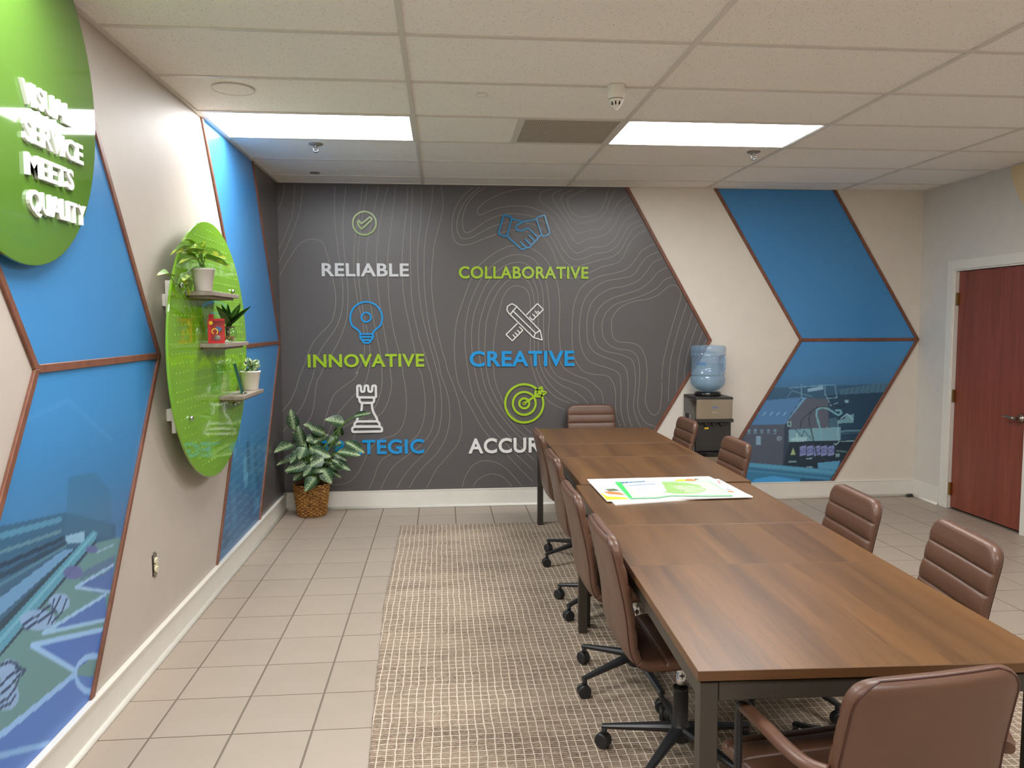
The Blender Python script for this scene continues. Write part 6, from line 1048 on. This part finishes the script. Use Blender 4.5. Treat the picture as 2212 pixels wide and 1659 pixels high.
# bowl plant
p2 = thing('potted_plant', 'strappy leaved plant in a round glass bowl of pebbles on the middle disc shelf', 'plant', (-1.034, 1.165, 1.4745))
MB().lathe([(0.022, 0.0), (0.034, 0.006), (0.046, 0.025), (0.049, 0.045), (0.045, 0.064), (0.037, 0.078), (0.036, 0.086), (0.034, 0.086), (0.035, 0.077), (0.043, 0.063), (0.0465, 0.045), (0.044, 0.026), (0.032, 0.009)], 32).obj('glass_bowl', M['glass'], p2)
pbm = MB(); random.seed(2)
for k in range(90):
    a = random.uniform(0, 2*PI); zz = random.uniform(0.010, 0.036); rmax = np.interp(zz, [0.008, 0.025, 0.04], [0.026, 0.038, 0.042]); r = rmax*math.sqrt(random.random()); s_ = random.uniform(0.003, 0.005)
    pbm.lathe([(0.0005, -s_), (s_*0.8, -s_*0.5), (s_, 0), (s_*0.8, s_*0.5), (0.0005, s_)], 6, c=(r*math.cos(a), r*math.sin(a), zz))
o = pbm.obj('pebbles', plain('tan_pebbles', (160, 124, 62), 0.5), p2); o['kind'] = 'stuff'
MB().cyl((0, 0, 0.030), (0, 0, 0.09), 0.010, 0.014, 12).obj('stem_cluster', M['stem_brown'], p2)
MB().lathe([(0.0365, 0.078), (0.0375, 0.087)], 28, cap=False).obj('bowl_rim_band', M['stem_brown'], p2)
st_ = leaf_mesh('leaf', M['dracaena_leaf'], 'strap', 0.35, -0.12)
for k, L_ in enumerate(DRAC): put_leaf(st_, L_[:3], (max(L_[3], -1.055), L_[4], min(L_[5], 1.688)), L_[6]*1.1, p2, (0.5, -0.75, 0.35))
# peperomia in a white pot
p3 = thing('potted_plant', 'small plant with cream edged leaves in a white pot on the lowest disc shelf', 'plant', (-1.030, 1.620, 1.1695))
pot(p3, 0.045, 0.062, 0.118, M['pot_white'])
hy = leaf_mesh('leaf', M['hoya_leaf'], 'broad', 0.30, 0.22); random.seed(21); hs = MB()
for k in range(34):
    a = random.uniform(0, 2*PI); el = random.uniform(0.0, 1.35); r = 0.018+0.028*random.random(); rad = 0.075*(0.6+0.4*math.cos(el))
    c_ = Vector((math.cos(a)*math.cos(el), math.sin(a)*math.cos(el)*1.15, math.sin(el)*0.9+0.05)); b_ = Vector(p3.location)+Vector((0, 0, 0.125))+c_*r; t_ = b_+(c_+Vector((0, 0, -0.25))).normalized()*random.uniform(0.030, 0.042)
    if t_.x < -1.075: continue
    put_leaf(hy, b_, t_, random.uniform(0.028, 0.036), p3, (c_.x*0.3+0.25, c_.y*0.3-0.55, 0.75)); e0 = b_-Vector(p3.location); hs.tube([(e0.x*0.3, e0.y*0.3, 0.10), tuple(e0)], 0.0016, 5)
o = hs.obj('stems', M['stem'], p3); o['kind'] = 'stuff'
# boxed toy: red card and clear blister
tb = thing('boxed_toy', 'small red boxed toy with a clear window on the middle disc shelf', 'box', (-1.022, 0.915, 1.4745), 0.15)
red = plain('red_card', (206, 36, 38), 0.35)
bk = MB(); bk.box2((-0.042, 0.018, 0.0), (0.036, 0.022, 0.128)); bk.box2((-0.042, 0.018, 0.128), (-0.018, 0.022, 0.152)); bk.obj('card_back', red, tb)
fb = MB(); fb.box2((-0.042, -0.022, 0.0), (0.036, 0.0178, 0.012)); fb.box2((-0.042, -0.022, 0.116), (0.036, 0.0178, 0.128)); fb.box2((-0.042, -0.022, 0.012), (-0.028, 0.0178, 0.116)); fb.obj('card_frame', red, tb)
MB().box2((-0.0278, -0.0212, 0.0122), (0.0355, -0.0205, 0.1158)).obj('clear_window', M['clear_plastic'], tb)
inn = MB(); inn.lathe([(0.003, 0.013), (0.013, 0.016), (0.016, 0.028), (0.012, 0.040), (0.004, 0.043)], 16, c=(0.0, 0.0, 0)); inn.obj('grey_toy', M['grey_plastic'], tb); MB().box((0.008, 0.002, 0.075), (0.026, 0.016, 0.022), Matrix.Rotation(0.5, 3, 'Y')).obj('blue_toy_part', ink['blue'], tb)
sb_ = MB(); pts = [(0.012*(1 if k % 2 else 0.72)*math.cos(k*PI/9), 0.012*(1 if k % 2 else 0.72)*math.sin(k*PI/9)) for k in range(18)]
sb_.prism(pts, 0.0006, lambda u, v, d: (-0.026+u, -0.0222-d, 0.106+v)); sb_.obj('yellow_starburst', ink['yellow'], tb)
ro = MB(); ribbon(ro, [(-0.008+0.014*math.cos(a_), 0.062+0.014*math.sin(a_)) for a_ in np.linspace(-1.0, 4.1, 22)], 0.0045, 0.0222, 0.0228, lambda u, v, d: (u, -d, v)); ro.obj('yellow_ring_print', ink['yellow'], tb)
# glass award leaning on the lowest shelf
aw = thing('glass_award', 'green edged glass award plaque leaning back on the lowest disc shelf', 'award', (-1.024, 1.385, 1.1695), 0.35)
rot = Matrix.Rotation(-0.22, 3, 'Y')
g_ = MB().box(tuple(rot @ Vector((0, 0, 0.093))), (0.016, 0.075, 0.175), rot); bevel(g_.obj('glass_plaque', M['teal_glass'], aw), 0.001, 1)
eg = MB().box(tuple(rot @ Vector((0.0, -0.0382, 0.093))), (0.0158, 0.0012, 0.172), rot); eg.obj('green_edge', plain('teal_glass_edge', (28, 92, 84), 0.1), aw)
bs = MB(); bs.box((0.005, 0, 0.003), (0.03, 0.085, 0.006)); bs.obj('glass_foot', M['teal_glass'], aw)
MB().cyl((-0.005, -0.075, 0.005), (0.022, -0.03, 0.005), 0.004, n=10).obj('easel_pin', M['nickel'], aw)
# ------------------------------------------------------------------ outlet without a cover plate
ot = thing('wall_outlet', 'ivory electrical outlet without a cover plate on the left wall', 'outlet', (XL, 0.403, 0.456))
MB().box2((0.0002, -0.029, -0.050), (0.0006, 0.029, 0.050)).obj('wall_hole', M['dark'], ot)
e = MB(); e.box2((0.0007, -0.017, -0.052), (0.0025, 0.017, 0.052)); e.box2((0.0007, -0.012, 0.052), (0.0025, 0.012, 0.060)); e.box2((0.0007, -0.012, -0.060), (0.0025, 0.012, -0.052)); e.obj('mounting_strap', M['nickel'], ot)
for z_ in (-0.0195, 0.0195):
    q = MB().lathe([(0.0165, 0), (0.0165, 0.009), (0.015, 0.011)], 24, c=(0.003, 0, z_), axis=(1, 0, 0)); o = q.obj('receptacle', M['ivory'], ot)
    s_ = MB(); s_.box((0.0142, -0.006, z_+0.002), (0.0006, 0.0022, 0.009)); s_.box((0.0142, 0.006, z_+0.002), (0.0006, 0.0022, 0.007)); s_.cyl((0.0138, 0, z_-0.009), (0.0145, 0, z_-0.009), 0.0025, n=8); s_.obj('slots', M['dark'], o)
MB().box2((0.003, -0.010, -0.004), (0.009, 0.010, 0.004)).obj('bridge', M['ivory'], ot)
# small dark wedge on the floor in the right corner
ww_ = MB(); ww_.prism([(0, 0), (0.055, 0), (0.055, 0.028), (0.01, 0.024)], 0.030, lambda u, v, d: (u, d, v)); o = bevel(ww_.obj('door_stop', M['black_satin'], loc=(4.325, 3.285, 0.0)), 0.003, 1)
tag(o, 'small black door stop on the floor in the back right corner', 'door stop')
